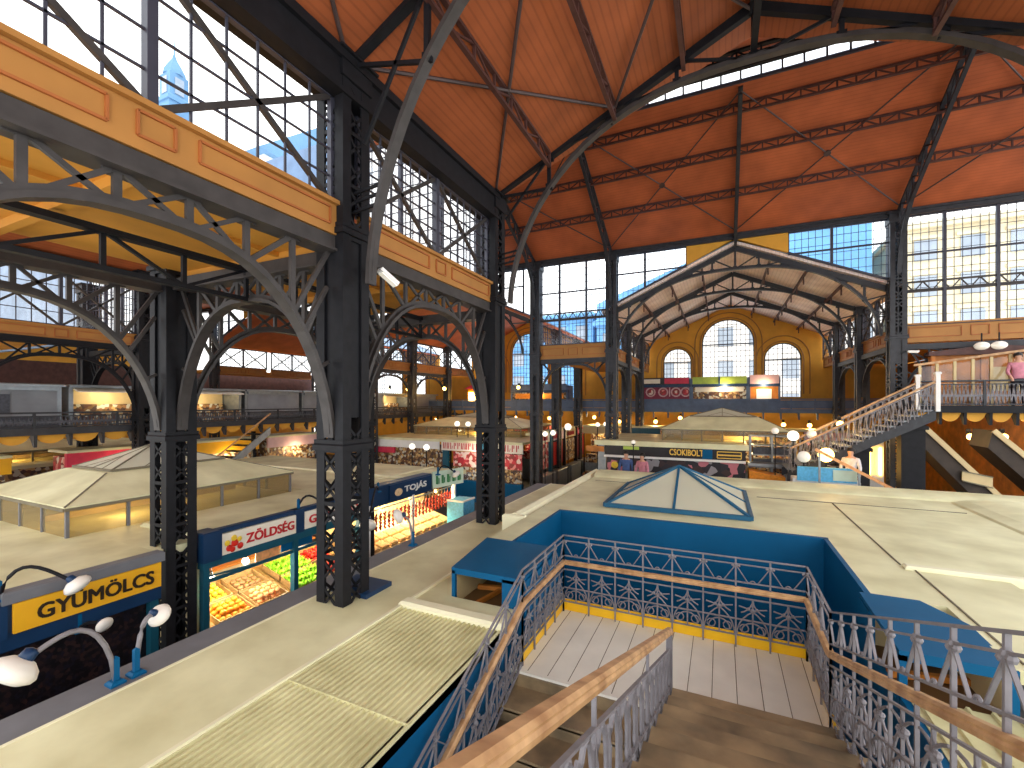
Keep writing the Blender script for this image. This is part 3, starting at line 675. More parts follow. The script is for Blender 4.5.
for x, l in ((4.13, 'lattice purlin nearest the eave on the slope over the viewer'), (2.82, 'lattice purlin second from the eave on the slope over the viewer'), (1.6, 'lattice purlin nearest the ridge on the slope over the viewer')):
    purlin((x, 2.0, zt(1-x)), (x, YN-.1, zt(1-x)), .26, 'purlin', l)
for y, l in ((17.22, 'lowest lattice purlin on the far orange slope of the nave'), (15.76, 'middle lattice purlin on the far orange slope of the nave'), (14.5, 'highest lattice purlin on the far orange slope, just below the ridge glazing')):
    purlin((-34, y, RS(y)-.06), (11.5, y, RS(y)-.06), .24, 'purlin', l, 110, .08)
NS = lambda y: 6.83+(RS(14.0)+.5-6.83)*(y-9.25)/(13.9-9.25)
for y, dp, l in ((13.6, .16, 'added dark lattice girder along the ridge of the nave, above the glazing strip'), (12.5, .27, 'added dark lattice girder high on the near slope of the nave'), (11.3, .4, 'added dark lattice girder midway on the near slope of the nave')):
    purlin((-6, y, NS(y)-.06), (11.5, y, NS(y)-.06), dp, 'iron', l, 36, .1)  # girders added to darken the shaded ridge zone, among its real ironwork
# nave rafters
def nave_rafter(x, label, dbl):
    t = thing('lattice_rafter', label, 'rafter', (x, YF, 5.9), 'lattice rafters of the nave')
    m = 'iron_far'; a = Vector((x, YF-.05, RS(YF)-.1)); b = Vector((x, 14.02, RS(14.02)-.1)); dz = Vector((0, 0, -.42 if dbl else -.2))
    ob('top_chord', MB().bar(a, b, .12, .06), m, t); ob('bottom_chord', MB().bar(a+dz+Vector((0, -.1, -.2)), b+dz, .1, .06), m, t); mb = MB(); n = 11
    for i in range(n): p = lerp(a, b, i/n); q = lerp(a, b, (i+1)/n); mb.bar(p if i % 2 else p+dz, q+dz if i % 2 else q, .05, .04); mb.bar(p, p+dz, .05, .05)
    ob('web', mb, m, t)
    if dbl:
        pts = [Vector((x, YF-.25-1.5*(q**2), 4.3+q*2.4)) for q in [k/10 for k in range(11)]]
        ob('knee_brace', MB().flat(pts, .12, .06, (1, 0, 0)).bar(pts[5], (x, YF-.2, 6.0), .05, .05), m, t)
for x, l, d in ((-4.25, 'lattice rafter of the nave above the left foot of the gable', True), (.5, 'slim rafter of the nave above the tip of the gable', False), (5.4, 'lattice rafter of the nave above the right foot of the gable', True), (-7.75, 'lattice rafter of the nave seen beside the corner column', True)):
    nave_rafter(x, l, d)
# wind bracing rods in the roof planes
def xbrace(p, label, m='rod', plate=True, r=.022):
    t = thing('cross_brace', label, 'brace', tuple(lerp(p[0], p[1], .5)), 'crossed rods under the roofs')
    for k in (0, 2): ob('rod', MB().path([p[k], p[k+1]], r, 6), m, t)
    c = (Vector(p[0])+Vector(p[1])+Vector(p[2])+Vector(p[3]))/4; n = (Vector(p[1])-Vector(p[0])).cross(Vector(p[3])-Vector(p[2])).normalized()
    if plate: ob('centre_plate', MB().lathe([(.1, -.025), (.1, .025)], c, 8, axis=n), m, t)
for x0, x1, l in ((-4.25, .5, 'crossed rods on the far nave slope left of the middle rafter'), (.5, 5.4, 'crossed rods on the far nave slope right of the middle rafter'), (5.4, 10.2, 'crossed rods on the far nave slope at the right edge'), (-9, -4.25, 'crossed rods on the far nave slope by the corner column')):
    z = lambda y: RS(y)-.12
    xbrace([(x0, 18.9, z(18.9)), (x1, 14.1, z(14.1)), (x0, 14.1, z(14.1)), (x1, 18.9, z(18.9))], l)
xbrace([(-4.35, 4.5, 4.44), (-1.82, 8.5, zt(-1.82)-.04), (-4.35, 8.5, 4.44), (-1.82, 4.5, zt(-1.82)-.04)], 'crossed rods on the left orange slope, between eave and second purlin', plate=False, r=.028)
xbrace([(-1.82, 4.5, zt(-1.82)-.04), (.45, 8.5, zt(.45)-.04), (-1.82, 8.5, zt(-1.82)-.04), (.45, 4.5, zt(.45)-.04)], 'crossed rods on the left orange slope, near the ridge', plate=False, r=.028)
xbrace([(-4.35, .2, 4.44), (-1.82, 4.3, zt(-1.82)-.04), (-4.35, 4.3, 4.44), (-1.82, .2, zt(-1.82)-.04)], 'crossed rods on the left orange slope, above the nearest clerestory window', plate=False, r=.028)
# ================================================================== THE STAIRS
XL, XR, YB = -2.2, .97, 6.6                     # landing railing lines
ZF, ZW = -3.22, -2.46                           # landing floor, oak rail
st = thing('staircase', 'stone staircase with pale tiled landing and two flights', 'staircase', (-.6, 5.5, ZF))
ob('landing', MB().prism([(XL-.1, YB+.1, ZF-.18), (XL-.1, 4.9, ZF-.18), (-.5, 4.9, ZF-.18), (-.5, 5.08, ZF-.18), (XR+.1, 5.08, ZF-.18), (XR+.1, YB+.1, ZF-.18)], (0, 0, .18)), 'tile', st)
mb = MB()
for i in range(13):
    x = XL+.1+.2512*i; mb.box(x-.004, x+.004, 4.95 if x < -.5 else 5.1, YB+.08, ZF, ZF+.0025)
ob('tile_joint', mb, 'seam', st)
mb = MB()
for i in range(13):
    y1 = 5.08-.4*i; z = ZF+.16*(i+1); mb.box(-.47, XR+.06, y1-.43, y1, z-.05, z); mb.box(-.47, XR+.06, y1-.44, y1-.025, z-.3, z-.05)
ob('upper_flight', mb, 'step', st)['label'] = 'worn brown stone steps rising toward the viewer'
mb = MB()
for i in range(11):
    y1 = 4.9-.4*i; z = ZF-.16*(i+1); mb.box(XL-.06, -.53, y1-.43, y1, z-.05, z); mb.box(XL-.06, -.53, y1-.03, y1, z-.02, z+.13)
ob('lower_flight', mb, 'step', st)['label'] = 'dark steps going down on the left'
ob('stringer', MB().prism([(-.53, 5.08, ZF-.3), (-.53, 5.08, ZF), (-.53, -.1, ZF+2.07), (-.53, -.1, ZF+1.7)], (.06, 0, 0)).prism([(XR+.06, 5.08, ZF-.3), (XR+.06, 5.08, ZF+.05), (XR+.06, -.1, ZF+2.12), (XR+.06, -.1, ZF+1.7)], (.06, 0, 0)), 'iron', st)
ob('landing_support', MB().box(XL-.02, XL+.1, YB-.1, YB+.02, GROUND, ZF-.18).box(XR-.1, XR+.02, YB-.1, YB+.02, GROUND, ZF-.18).box(XL-.02, XL+.1, 4.95, 5.07, GROUND, ZF-.18).box(XR-.1, XR+.02, 5.1, 5.22, GROUND, ZF-.18), 'iron', st)
WP = [(-.034, -.03), (.034, -.03), (.038, -.008), (.03, .004), (.034, .016), (.02, .03), (-.02, .03), (-.034, .016), (-.03, .004), (-.038, -.008)]
def rail_run(t, A, B, n, upper=True, kick=False, tr=.0095, lo=-.6, m='rail'):
    """ornamental railing below (and above) the oak rail line A-B, in n bays"""
    A = Vector(A); B = Vector(B); d = B-A
    w = d.length/n
    def P(k, u, v): q = A+d*((k*w+u)/d.length); return Vector((q.x, q.y, q.z+v))
    mb = MB(); ub = -.11 if upper else -.2           # horizontal bars
    mb.bar(P(0, 0, ub), P(n-1, w, ub), .024, .014); mb.bar(P(0, 0, lo), P(n-1, w, lo), .024, .014)
    if not kick: mb.bar(P(0, 0, lo-.12), P(n-1, w, lo-.12), .028, .018)
    ob('lower_bar', mb, m, t)
    if upper:
        mb = MB().bar(P(0, 0, .41), P(n-1, w, .41), .022, .016).bar(P(0, 0, .33), P(n-1, w, .33), .016, .014).bar(P(0, 0, .1), P(n-1, w, .1), .024, .014)
        ob('top_bar', mb, m, t)
    for k in range(n+1):
        q = (k, 0) if k < n else (n-1, w)
        ob('post', MB().bar(P(*q, -.76), P(*q, .41 if upper else (-.02 if k % 3 == 0 else ub)), .02, .02), m, t)
    for k in range(n):
        mb = MB(); R = min(w, .48)
        if not upper:                                # tall interlaced loops of the dividing railing
            for c0 in (.25, .75):
                mb.path([P(k, w*c0+w*.19*math.cos(q), -.46+.25*math.sin(q)) for q in [2*PI*i/16 for i in range(16)]], tr, 6, True)
                mb.path([P(k, w*c0+w*.25+w*.08*math.cos(q), -.46+.2*math.sin(q)) for q in [2*PI*i/12 for i in range(12)]], tr*.7, 6, True)
            ob('scrollwork', mb, m, t); continue
        def arc(cu, cv, r, a0, a1, m_=7, rr=tr): mb.path([P(k, cu+r*math.cos(a0+(a1-a0)*i/m_), cv+r*math.sin(a0+(a1-a0)*i/m_)) for i in range(m_+1)], rr, 5)
        arc(0, lo, R*.97, 0, PI/2*.94); arc(w, lo, R*.97, PI, PI-PI/2*.94)
        arc(w/2, lo+.05, w*.33, 0, PI, 8); arc(0, -.11, w*.5, 0, -PI/2*.8, 5); arc(w, -.11, w*.5, PI, PI+PI/2*.8, 5)
        mb.bar(P(k, w/2, -.11), P(k, w/2, lo), .018, .018); mb.bar(P(k, 0, lo+.21), P(k, w, lo+.21), .03, .012)
        for cu in (w*.25, w*.75): arc(cu, lo+.1, w*.13, 0, 2*PI, 9, tr*.9)
        if not kick:
            for cu in (w*.3, w*.7): arc(cu, lo-.06, w*.16, PI, 2*PI, 6, tr*.9)
        mb.ball(P(k, w/2, -.26), .03, 8, 5); mb.ball(P(k, w*.38, -.24), .022, 6, 4); mb.ball(P(k, w*.62, -.24), .022, 6, 4)
        if upper:
            mb.bar(P(k, 0, .32), P(k, w*.36, .1), .017, .01); mb.bar(P(k, w, .32), P(k, w*.64, .1), .017, .01)
            for e in (.035, w-.035): mb.ball(P(k, e, .31), .02, 7, 4)
            mb.ball(P(k, 0, .325), .024, 7, 4); arc(w*.5, .1, .03, 0, PI, 5, .008)
        ob('scrollwork', mb, m, t)
    if kick:
        q = [P(0, 0, lo+.02), P(n-1, w, lo+.02), P(n-1, w, -.75), P(0, 0, -.75)]; N = Vector((-d.y, d.x, 0)).normalized()
        ob('kick_plate', MB().prism([p+N*kick for p in q], N*.015), 'skirt', t)['label'] = 'yellow kick plate'
def oak(t, pts): ob('handrail', MB().path(pts, prof=WP), 'wood', t)['label'] = 'golden oak handrail'
kL, kR = 5.02, 5.28
t = thing('stair_railing', 'ornamental grey railing with oak rail across the back of the landing', 'railing', (-.6, YB, ZF), 'stair railings')
rail_run(t, (XL, YB, ZW), (XR, YB, ZW), 8, kick=.03); oak(t, [(XL, YB, ZW), (XR, YB, ZW)])
t = thing('stair_railing', 'ornamental grey railing with oak rail down the left side, beside the dark descending steps', 'railing', (XL, 4.4, ZF), 'stair railings')
rail_run(t, (XL, YB, ZW), (XL, kL, ZW), 4, kick=-.03); rail_run(t, (XL, kL, ZW), (XL, 1.8, ZW-.4*(kL-1.8)), 7)
oak(t, [(XL, YB, ZW), (XL, kL+.05, ZW), (XL, kL-.05, ZW-.02), (XL, 1.8, ZW-.4*(kL-1.8))])
t = thing('stair_railing', 'ornamental grey railing with oak rail up the right side of the brown steps', 'railing', (XR, 4.4, ZF), 'stair railings')
rail_run(t, (XR, YB, ZW), (XR, kR, ZW), 3, kick=.03); rail_run(t, (XR, kR, ZW), (XR, .6, ZW+.4*(kR-.6)), 11)
oak(t, [(XR, YB, ZW), (XR, kR+.05, ZW), (XR, kR-.05, ZW+.02), (XR, .6, ZW+.4*(kR-.6))])
t = thing('stair_railing', 'low grey railing with thick oak rail in the foreground, dividing the two flights', 'railing', (-.5, 4, ZF), 'stair railings')
rail_run(t, (-.5, 5.05, ZW+.02), (-.5, .35, ZW+.02+.39*4.7), 9, upper=False, tr=.013)
oak(t, [(-.5, 5.12, ZW-.03), (-.5, 5.05, ZW+.02), (-.5, .35, ZW+.02+.39*4.7)])
ob('newel', MB().box(-.53, -.47, 5.03, 5.09, ZF, ZW-.03), 'rail', t)
# ================================================================== STALL ROOFS ROUND THE STAIRS
ZR, ZN = -2.2, -2.58                            # raised roof, lower roof
t = thing('stall_roof', 'cream ribbed stall roof in the lower left foreground, with grey ledge along the passage', 'roof', (-3.5, 3, GROUND))
mb = MB().box(-4.87, -3.68, -1.5, 13.4, ZN-.1, ZN)
ob('outer_strip', mb, 'cream', t)
mb = MB().box(-3.68, -2.27, -1.2, 4.55, ZN-.12, ZN-.03)
n = 22
for i in range(n): x = -3.66+(1.38)*i/(n-1); mb.prism([(x-.018, -1.2, ZN-.03), (x+.018, -1.2, ZN-.03), (x+.01, -1.2, ZN-.008), (x-.01, -1.2, ZN-.008)], (0, 5.75, 0))
for y in (.8, 2.9): mb.box(-3.68, -2.27, y, y+.012, ZN-.03, ZN-.004)
ob('ribbed_panel', mb, 'cream_rib', t)
ob('cross_beam', MB().cbox(-3.72, -2.24, 4.55, 4.74, ZN-.1, ZN+.05, .03), 'cream_hi', t)
ob('inner_panel', MB().box(-3.68, -2.27, 4.74, 5.1, ZN-.12, ZN-.02).box(-3.68, -3.27, 5.1, 7.9, ZN-.12, ZN-.02), 'cream', t)
ob('edge_batten', MB().box(-4.9, -4.86, -1.5, 13.4, ZN-.1, ZN+.004).box(-3.70, -3.66, -1.2, 7.9, ZN-.02, ZN+.015), 'cream_hi', t)
ob('ledge', MB().cbox(-5.36, -4.9, -1.5, 13.4, ZN-.2, ZN-.02, .02), 'ledge', t)
ob('column_flashing', MB().box(-4.84, -4.2, 4.5, 5.0, ZN, ZN+.06), 'bluedark', t)
ob('front_wall', MB().box(-5.3, -5.2, -1.5, 13.4, GROUND, ZN-.2), 'black', t)
ob('stair_side_wall', MB().box(-2.33, -2.27, -1.2, 4.7, GROUND, ZN-.03), 'blue', t)['label'] = 'deep blue wall beside the descending steps'
t = thing('roof_hatch', 'deep blue box with brown opening on the stall roof, left of the landing', 'hatch', (-2.8, 5.7, ZN))
ob('hood', MB().prism([(-3.27, 5.1, ZR-.05), (-2.24, 5.1, ZR-.05), (-2.24, 6.38, ZR-.02), (-3.42, 6.38, ZR-.02)], (0, 0, .04)), 'blue', t)
ob('frame', MB().box(-3.27, -3.22, 5.1, 5.15, ZN-.16, ZR-.05).box(-2.52, -2.24, 5.1, 5.15, GROUND, ZR-.05).box(-3.27, -2.24, 5.1, 5.13, ZR-.09, ZR-.05), 'blue', t)
ob('side_wall', MB().box(-2.3, -2.22, 5.15, 6.38, GROUND, ZR-.05), 'blue', t)
ob('inner_wall', MB().box(-3.27, -3.24, 5.15, 6.3, ZN-.16, ZR-.06).box(-3.24, -2.32, 6.27, 6.3, ZN-.16, ZR-.06), 'beige', t)
ob('inner_floor', MB().box(-3.24, -2.32, 5.12, 6.27, ZN-.18, ZN-.14), 'brownlat', t)
ob('inner_bar', MB().bar((-2.75, 5.9, ZN-.14), (-2.75, 5.9, ZR-.06), .06).bar((-3.2, 5.7, ZN-.1), (-2.35, 5.9, ZN-.1), .06).bar((-2.95, 5.2, ZN-.1), (-2.75, 6.2, ZN-.1), .05), 'warmwood', t)
t = thing('stall_roof', 'raised cream stall roof behind and right of the landing, edged by deep blue walls', 'roof', (1.5, 11, GROUND))
T = .12
mb = MB().box(-3.4, -2.97, 6.4, 8.7, ZR-T, ZR).box(-3.4, 6.4, 8.7, 14.2, ZR-T, ZR)
mb.prism([(1.54, 8.7, ZR-T), (1.54, 6.34, ZR-T), (2.2, 6.34, ZR-T), (2.2, 5.1, ZR-T), (3.2, 5.1, ZR-T), (3.2, 7.6, ZR-T), (6.4, 7.6, ZR-T), (6.4, 8.7, ZR-T)], (0, 0, T))
ob('roof_sheet', mb, 'cream', t)
mb = MB().box(1.5, 6.4, -1, 5.06, ZN-.12, ZN-.02)
for i in range(30): x = 1.56+.165*i; mb.prism([(x-.022, -1, ZN-.02), (x+.022, -1, ZN-.02), (x+.012, -1, ZN+.004), (x-.012, -1, ZN+.004)], (0, 6.06, 0))
ob('ribbed_panel', mb, 'cream_rib', t)
ob('lower_sheet', MB().box(3.2, 6.4, 5.06, 7.55, ZR-.16, ZR-.06), 'cream', t)
ob('batten', MB().cbox(2.2, 6.4, 7.52, 7.66, ZN-.05, ZR+.05, .02), 'cream_hi', t)
ob('seam', MB().box(2.19, 2.205, 7.7, 11.8, ZR, ZR+.012).box(.75, 4.4, 11.8, 11.815, ZR, ZR+.012).box(-3.2, -1.2, 12.4, 12.412, ZR, ZR+.01).bar((2.3, 7.6, ZR+.004), (2.3, 5.2, ZR+.004), .015), 'seam', t)
# rolled ridges
def roll(p, q, w, h, n=8):
    p = Vector(p); q = Vector(q); d = (q-p).normalized(); S = Vector((-d.y, d.x, 0)); 
    poly = [p+S*(w/2*math.cos(PI*i/n))+Vector((0, 0, h*math.sin(PI*i/n))) for i in range(n+1)]
    return MB().prism(poly, q-p)
ob('edge_roll', roll((-3.62, 7.9, ZN-.02), (-3.62, 14.2, ZN-.02), .44, .46), 'cream_hi', t)
ob('rear_roll', roll((-3.4, 13.6, ZR-.02), (6.4, 13.6, ZR-.02), 1.2, .14), 'cream', t)
ob('vault', roll((5.5, 7.7, ZR-.03), (5.5, 12.9, ZR-.03), 2.0, .16), 'cream', t)
ob('end_curb', MB().cbox(-3.85, -3.38, 7.8, 7.95, ZN, ZR+.03, .03), 'cream_hi', t)
W = .05
ob('stairwell_wall', MB().box(-3.0, 1.57, 8.66, 8.7+W, GROUND, ZR+.004), 'blue', t)
ob('stairwell_wall', MB().box(-3.0, -2.94, 6.36, 8.7, GROUND, ZR+.004).box(-3.42, -2.94, 6.36, 6.41, GROUND, ZR+.004), 'blue', t)
ob('stairwell_wall', MB().box(1.5, 1.56, 6.3, 8.7, GROUND, ZR+.004), 'blue', t)
ob('stair_side_wall', MB().box(1.44, 1.5, -1, 5.06, GROUND, ZN-.03), 'blue', t)
t = thing('roof_hatch', 'deep blue box with brown slatted opening on the stall roof, right of the landing', 'hatch', (1.9, 5.7, ZN))
ob('hood', MB().prism([(1.44, 5.08, ZR-.05), (2.22, 5.08, ZR-.05), (2.22, 5.9, ZR-.03), (1.98, 6.36, ZR-.02), (1.44, 6.36, ZR-.02)], (0, 0, .04)), 'blue', t)
ob('frame', MB().box(2.16, 2.22, 5.08, 5.13, ZN-.16, ZR-.05).box(1.44, 1.5, 5.08, 5.13, GROUND, ZR-.05).box(1.44, 2.22, 5.08, 5.11, ZR-.1, ZR-.05), 'blue', t)
ob('side_wall', MB().box(1.44, 1.5, 5.13, 6.36, GROUND, ZN-.1).box(1.44, 1.5, 6.0, 6.36, ZN-.1, ZR-.05), 'blue', t)
ob('inner_wall', MB().box(2.16, 2.2, 5.13, 6.3, ZN-.16, ZR-.06).box(1.5, 2.16, 6.27, 6.3, ZN-.16, ZR-.06), 'beige', t)
ob('inner_floor', MB().box(1.5, 2.16, 5.1, 6.27, ZN-.18, ZN-.14), 'brownlat', t)
ob('inner_bar', MB().bar((1.85, 5.9, ZN-.14), (1.85, 5.9, ZR-.06), .05).bar((1.5, 5.6, ZN-.1), (2.16, 5.75, ZN-.1), .06), 'warmwood', t)
# pyramid skylight
def pyramid_skylight(c, hx, hy, zb, za, label, frame='skyframe', wd=.06, glass='glass_sky', ribs=0):
    t = thing('pyramid_skylight', label, 'skylight', (c[0], c[1], zb), 'pyramid skylights on the stall roofs')
    Q = [(c[0]-hx, c[1]-hy, zb), (c[0]+hx, c[1]-hy, zb), (c[0]+hx, c[1]+hy, zb), (c[0]-hx, c[1]+hy, zb)]; A = (c[0], c[1], za)
    mb = MB()
    for i in range(4): mb.bar(Q[i], Q[(i+1) % 4], wd*1.3, wd*1.4)
    ob('base_frame', mb, frame, t); mb = MB()
    for q in Q: mb.bar(q, A, wd, wd)
    for i in range(4):
        m = lerp(Q[i], Q[(i+1) % 4], .5); mb.bar(m, A, wd*.8, wd*.8)
        for k in range(ribs):
            f = (k+1)/(ribs+1)
            if abs(f-.5) > .05: mb.bar(lerp(Q[i], Q[(i+1) % 4], f), lerp(lerp(Q[i], Q[(i+1) % 4], .5), A, 1-abs(2*f-1)), wd*.5, wd*.5)
    ob('ridge_bar', mb, frame, t)
    mb = MB().add(Q+[A], [(0, 1, 4), (1, 2, 4), (2, 3, 4), (3, 0, 4)]); ob('glass', mb, glass, t)
    return t
pyramid_skylight((-.85, 10.72), 1.36, 1.36, ZR+.05, -1.44, 'blue framed glass pyramid skylight on the cream roof behind the landing')
# hipped pavilions with glass sides on the stall roofs
def pavilion(x0, x1, y0, y1, zb, ze, zt, label, nx, ny, inset=1.1, sky=True, post='ledge', warm=True):
    t = thing('roof_pavilion', label, 'pavilion', ((x0+x1)/2, (y0+y1)/2, zb), 'hipped pavilions on the stall roofs')
    o = .05
    B = [(x0-o, y0-o, ze), (x1+o, y0-o, ze), (x1+o, y1+o, ze), (x0-o, y1+o, ze)]; U = [(x0+inset, y0+inset, zt), (x1-inset, y0+inset, zt), (x1-inset, y1-inset, zt), (x0+inset, y1-inset, zt)]
    D = [(a, b, c-.05) for a, b, c in B]
    ob('hip_roof', MB().add(D+B+U, [(3, 2, 1, 0), (8, 9, 10, 11)]+[(i, (i+1) % 4, 4+(i+1) % 4, 4+i) for i in range(4)]+[(4+i, 4+(i+1) % 4, 8+(i+1) % 4, 8+i) for i in range(4)]), 'cream', t)
    mb = MB()
    for i in range(4): mb.bar(B[i], U[i], .025, .02); mb.bar(D[i], D[(i+1) % 4], .05, .05)
    ob('eave_bar', mb, 'seam', t); mb = MB()
    for i in range(nx+1):
        x = x0+(x1-x0)*i/nx
        for y in (y0, y1): ob('glazing_post', MB().box(x-.025, x+.025, y-.025, y+.025, zb, ze-.03), post, t)
    for i in range(1, ny):
        y = y0+(y1-y0)*i/ny
        for x in (x0, x1): ob('glazing_post', MB().box(x-.025, x+.025, y-.025, y+.025, zb, ze-.03), post, t)
    ob('glass', MB().add([(x0, y0, zb), (x1, y0, zb), (x1, y1, zb), (x0, y1, zb), (x0, y0, ze), (x1, y0, ze), (x1, y1, ze), (x0, y1, ze)], [(i, (i+1) % 4, 4+(i+1) % 4, 4+i) for i in range(4)]), 'glass_brown', t)
    ob('inner_beam', MB().box(x0+.3, x1-.3, (y0+y1)/2-.06, (y0+y1)/2+.06, zb, zb+.14).box((x0+x1)/2-.06, (x0+x1)/2+.06, y0+.3, y1-.3, zb, zb+.12), 'beige', t)
    if sky:
        hx = (x1-x0)/2-inset; hy = (y1-y0)/2-inset
        pyramid_skylight(((x0+x1)/2, (y0+y1)/2), hx*.92, hy*.92, zt+.03, zt+.03+min(hx, hy)*.5, 'small glass pyramid topping the '+label.replace('cream ', '').replace('with glass sides ', '').replace('with lit glass sides ', '').replace('with warm lit glass sides ', '').replace('hipped ', ''), 'seam', .03, 'glass_sky', 3)
    return t
def lamp_light(name, loc, power, col=(1, .86, .62), r=.12, spot=None):
    l = bpy.data.lights.new(name, 'POINT'); l.energy = power; l.color = col; l.shadow_soft_size = r
    o = bpy.data.objects.new(name, l); COL.objects.link(o); o.location = (loc[0], loc[1], loc[2]+H); return o
# ================================================================== LEFT STALLS
def board_sign(parent, o, xd, w, h, m, text=None, ink='ink', tx=None, bold=.01, name='sign_board'):
    """sign board w x h standing at o (lower-left), facing xd x z"""
    X = Vector(xd).normalized(); N = X.cross(Vector((0, 0, 1))); o = Vector(o); Z = Vector((0, 0, 1))
    s = ob(name, MB().prism([o, o+X*w, o+X*w+Z*h, o+Z*h], N*.05), m, parent)
    if text:
        a, b, c, d = tx or (.06, .94, .2, .8)
        mb = MB(); e = h*.03
        for j, (p, q) in enumerate(((0, 0), (e, 0), (0, e), (e, e), (e/2, e/2))): lettering(mb, text, o+N*(.05+.002*j)+X*(w*a+p)+Z*(h*c+q), X, Z, w*(b-a), h*(d-c), .012, bold)
        ob('lettering', mb, ink, s)
    return s
ZS = -2.34
t = thing('fruit_stall', 'fruit stall under the amber sign with black letters, lower left', 'stall', (-8, 2.3, GROUND), 'market stalls')
ob('roof', MB().box(-18, -8.0, -.8, 4.02, ZS-.12, ZS).box(-18, -8.0, -.8, -.6, ZS, ZS+.03), 'cream', t)
ob('cornice', MB().cbox(-8.06, -7.86, 2.3, 4.05, ZS-.13, ZS+.02, .02).box(-8.06, -7.9, -.8, 2.3, ZS-.13, ZS+.01), 'ledge', t)
board_sign(t, (-7.92, 2.4, -2.85), (0, 1, 0), 1.6, .37, 'sign_yel', 'GYÜMÖLCS', 'ink', (.13, .93, .22, .84), .0)
ob('sign_band', MB().box(-8.05, -7.93, .2, 4.03, -3.06, ZS-.12).box(-7.98, -7.9, .2, 2.36, -2.9, -2.45), 'bluedark', t)
ob('front_panel', MB().box(-8.2, -8.1, .0, 3.95, GROUND, -3.05), 'speckle', t)
ob('counter', MB().cbox(-8.1, -7.4, .4, 3.5, GROUND, -4.15, .03), 'black', t)
for y in (.1, 3.9): ob('corner_post', MB().box(-8.08, -7.96, y, y+.11, GROUND, -2.9), 'teal', t)
t = thing('vegetable_stall', 'brightly lit vegetable stall under the white sign with red letters', 'stall', (-8, 6.4, GROUND), 'market stalls')
ob('roof', MB().box(-18, -8.05, 4.02, 8.45, ZS-.12, ZS), 'cream', t)
ob('roof_step', MB().cbox(-9.9, -8.1, 4.68, 8.3, ZS, ZS+.07, .05), 'cream', t)
ob('cornice', MB().cbox(-8.25, -7.86, 4.62, 4.93, -2.72, -2.22, .02).cbox(-8.1, -7.93, 4.9, 8.45, -2.3, -2.22, .02).box(-8.1, -7.9, 6.46, 6.66, -2.7, -2.22), 'bluedark', t)
s = board_sign(t, (-7.94, 4.93, -2.68), (0, 1, 0), 1.52, .37, 'sign_white', 'ZÖLDSÉG', 'red', (.3, .96, .25, .82), .0)
mb = MB()
for dy, dz, r in ((.14, .1, .06), (.24, .17, .07), (.34, .09, .06), (.2, .06, .05)): mb.ball((-7.88, 4.93+dy, -2.68+dz), r, 8, 5, (.25, 1, 1))
ob('produce_emblem', mb, 'tomato', s); mb = MB()
for dy, dz, r in ((.1, .2, .05), (.22, .26, .055), (.32, .22, .045)): mb.ball((-7.87, 4.93+dy, -2.68+dz), r, 8, 5, (.25, 1, 1))
ob('produce_leaves', mb, 'lemon', s)
board_sign(t, (-7.94, 6.67, -2.66), (0, 1, 0), 1.65, .36, 'sign_white', 'GYÜMÖLCS', 'red', (.06, .94, .25, .82), .0)
ob('sign_band', MB().box(-8.08, -7.92, 4.65, 8.4, -2.84, -2.66), 'teal', t)
for y in (4.72, 6.5, 8.32): ob('post', MB().box(-8.06, -7.94, y-.05, y+.05, GROUND, -2.8), 'teal', t)
ob('hanging_rail', MB().bar((-8.0, 4.75, -3.08), (-8.0, 8.3, -3.06), .05, .06).bar((-8.0, 4.75, -3.0), (-8.0, 5.7, -3.06), .03), 'teal', t)
ob('back_wall', MB().box(-9.9, -9.8, 4.7, 8.35, GROUND, ZS-.12).box(-9.8, -8.1, 4.66, 4.7, GROUND, ZS-.12), 'beige', t)
ob('goods_shelf', MB().box(-9.8, -9.45, 4.8, 8.3, -3.5, -3.46).box(-9.8, -9.45, 4.8, 8.3, -3.1, -3.06), 'warmwood', t)
ob('display_counter', MB().prism([(-7.95, 4.75, GROUND), (-9.3, 4.75, GROUND), (-9.3, 4.75, -3.62), (-7.95, 4.75, -4.0)], (0, 3.55, 0)), 'crate', t)
ob('price_board', MB().box(-8.02, -8.0, 6.2, 6.95, -3.02, -2.86), 'blue', t); ob('price_board', MB().box(-8.02, -8.0, 5.65, 6.15, -3.04, -2.86), 'peach', t)
# crates and produce
def crate(c, sx, sy, tilt=.28, label='', hgt=.14):
    t = thing('produce_crate', label, 'crate', c, 'produce crates in the vegetable stall'); x, y, z = c; e = .015
    def zz(px): return z+(x-px)*tilt
    mb = MB()
    for (a, b, p, q) in ((x-sx, x+sx, y-sy, y-sy+e), (x-sx, x+sx, y+sy-e, y+sy), (x-sx, x-sx+e, y-sy, y+sy), (x+sx-e, x+sx, y-sy, y+sy)):
        mb.add([(a, p, zz(a)), (b, p, zz(b)), (b, q, zz(b)), (a, q, zz(a)), (a, p, zz(a)+hgt), (b, p, zz(b)+hgt), (b, q, zz(b)+hgt), (a, q, zz(a)+hgt)], [(3, 2, 1, 0), (4, 5, 6, 7), (0, 1, 5, 4), (1, 2, 6, 5), (2, 3, 7, 6), (3, 0, 4, 7)])
    ob('side_board', mb, 'crate', t)
    ob('bottom_board', MB().prism([(x-sx, y-sy, zz(x-sx)), (x+sx, y-sy, zz(x+sx)), (x+sx, y+sy, zz(x+sx)), (x-sx, y+sy, zz(x-sx))], (0, 0, .012)), 'crate', t)
    return zz
protoF = {}
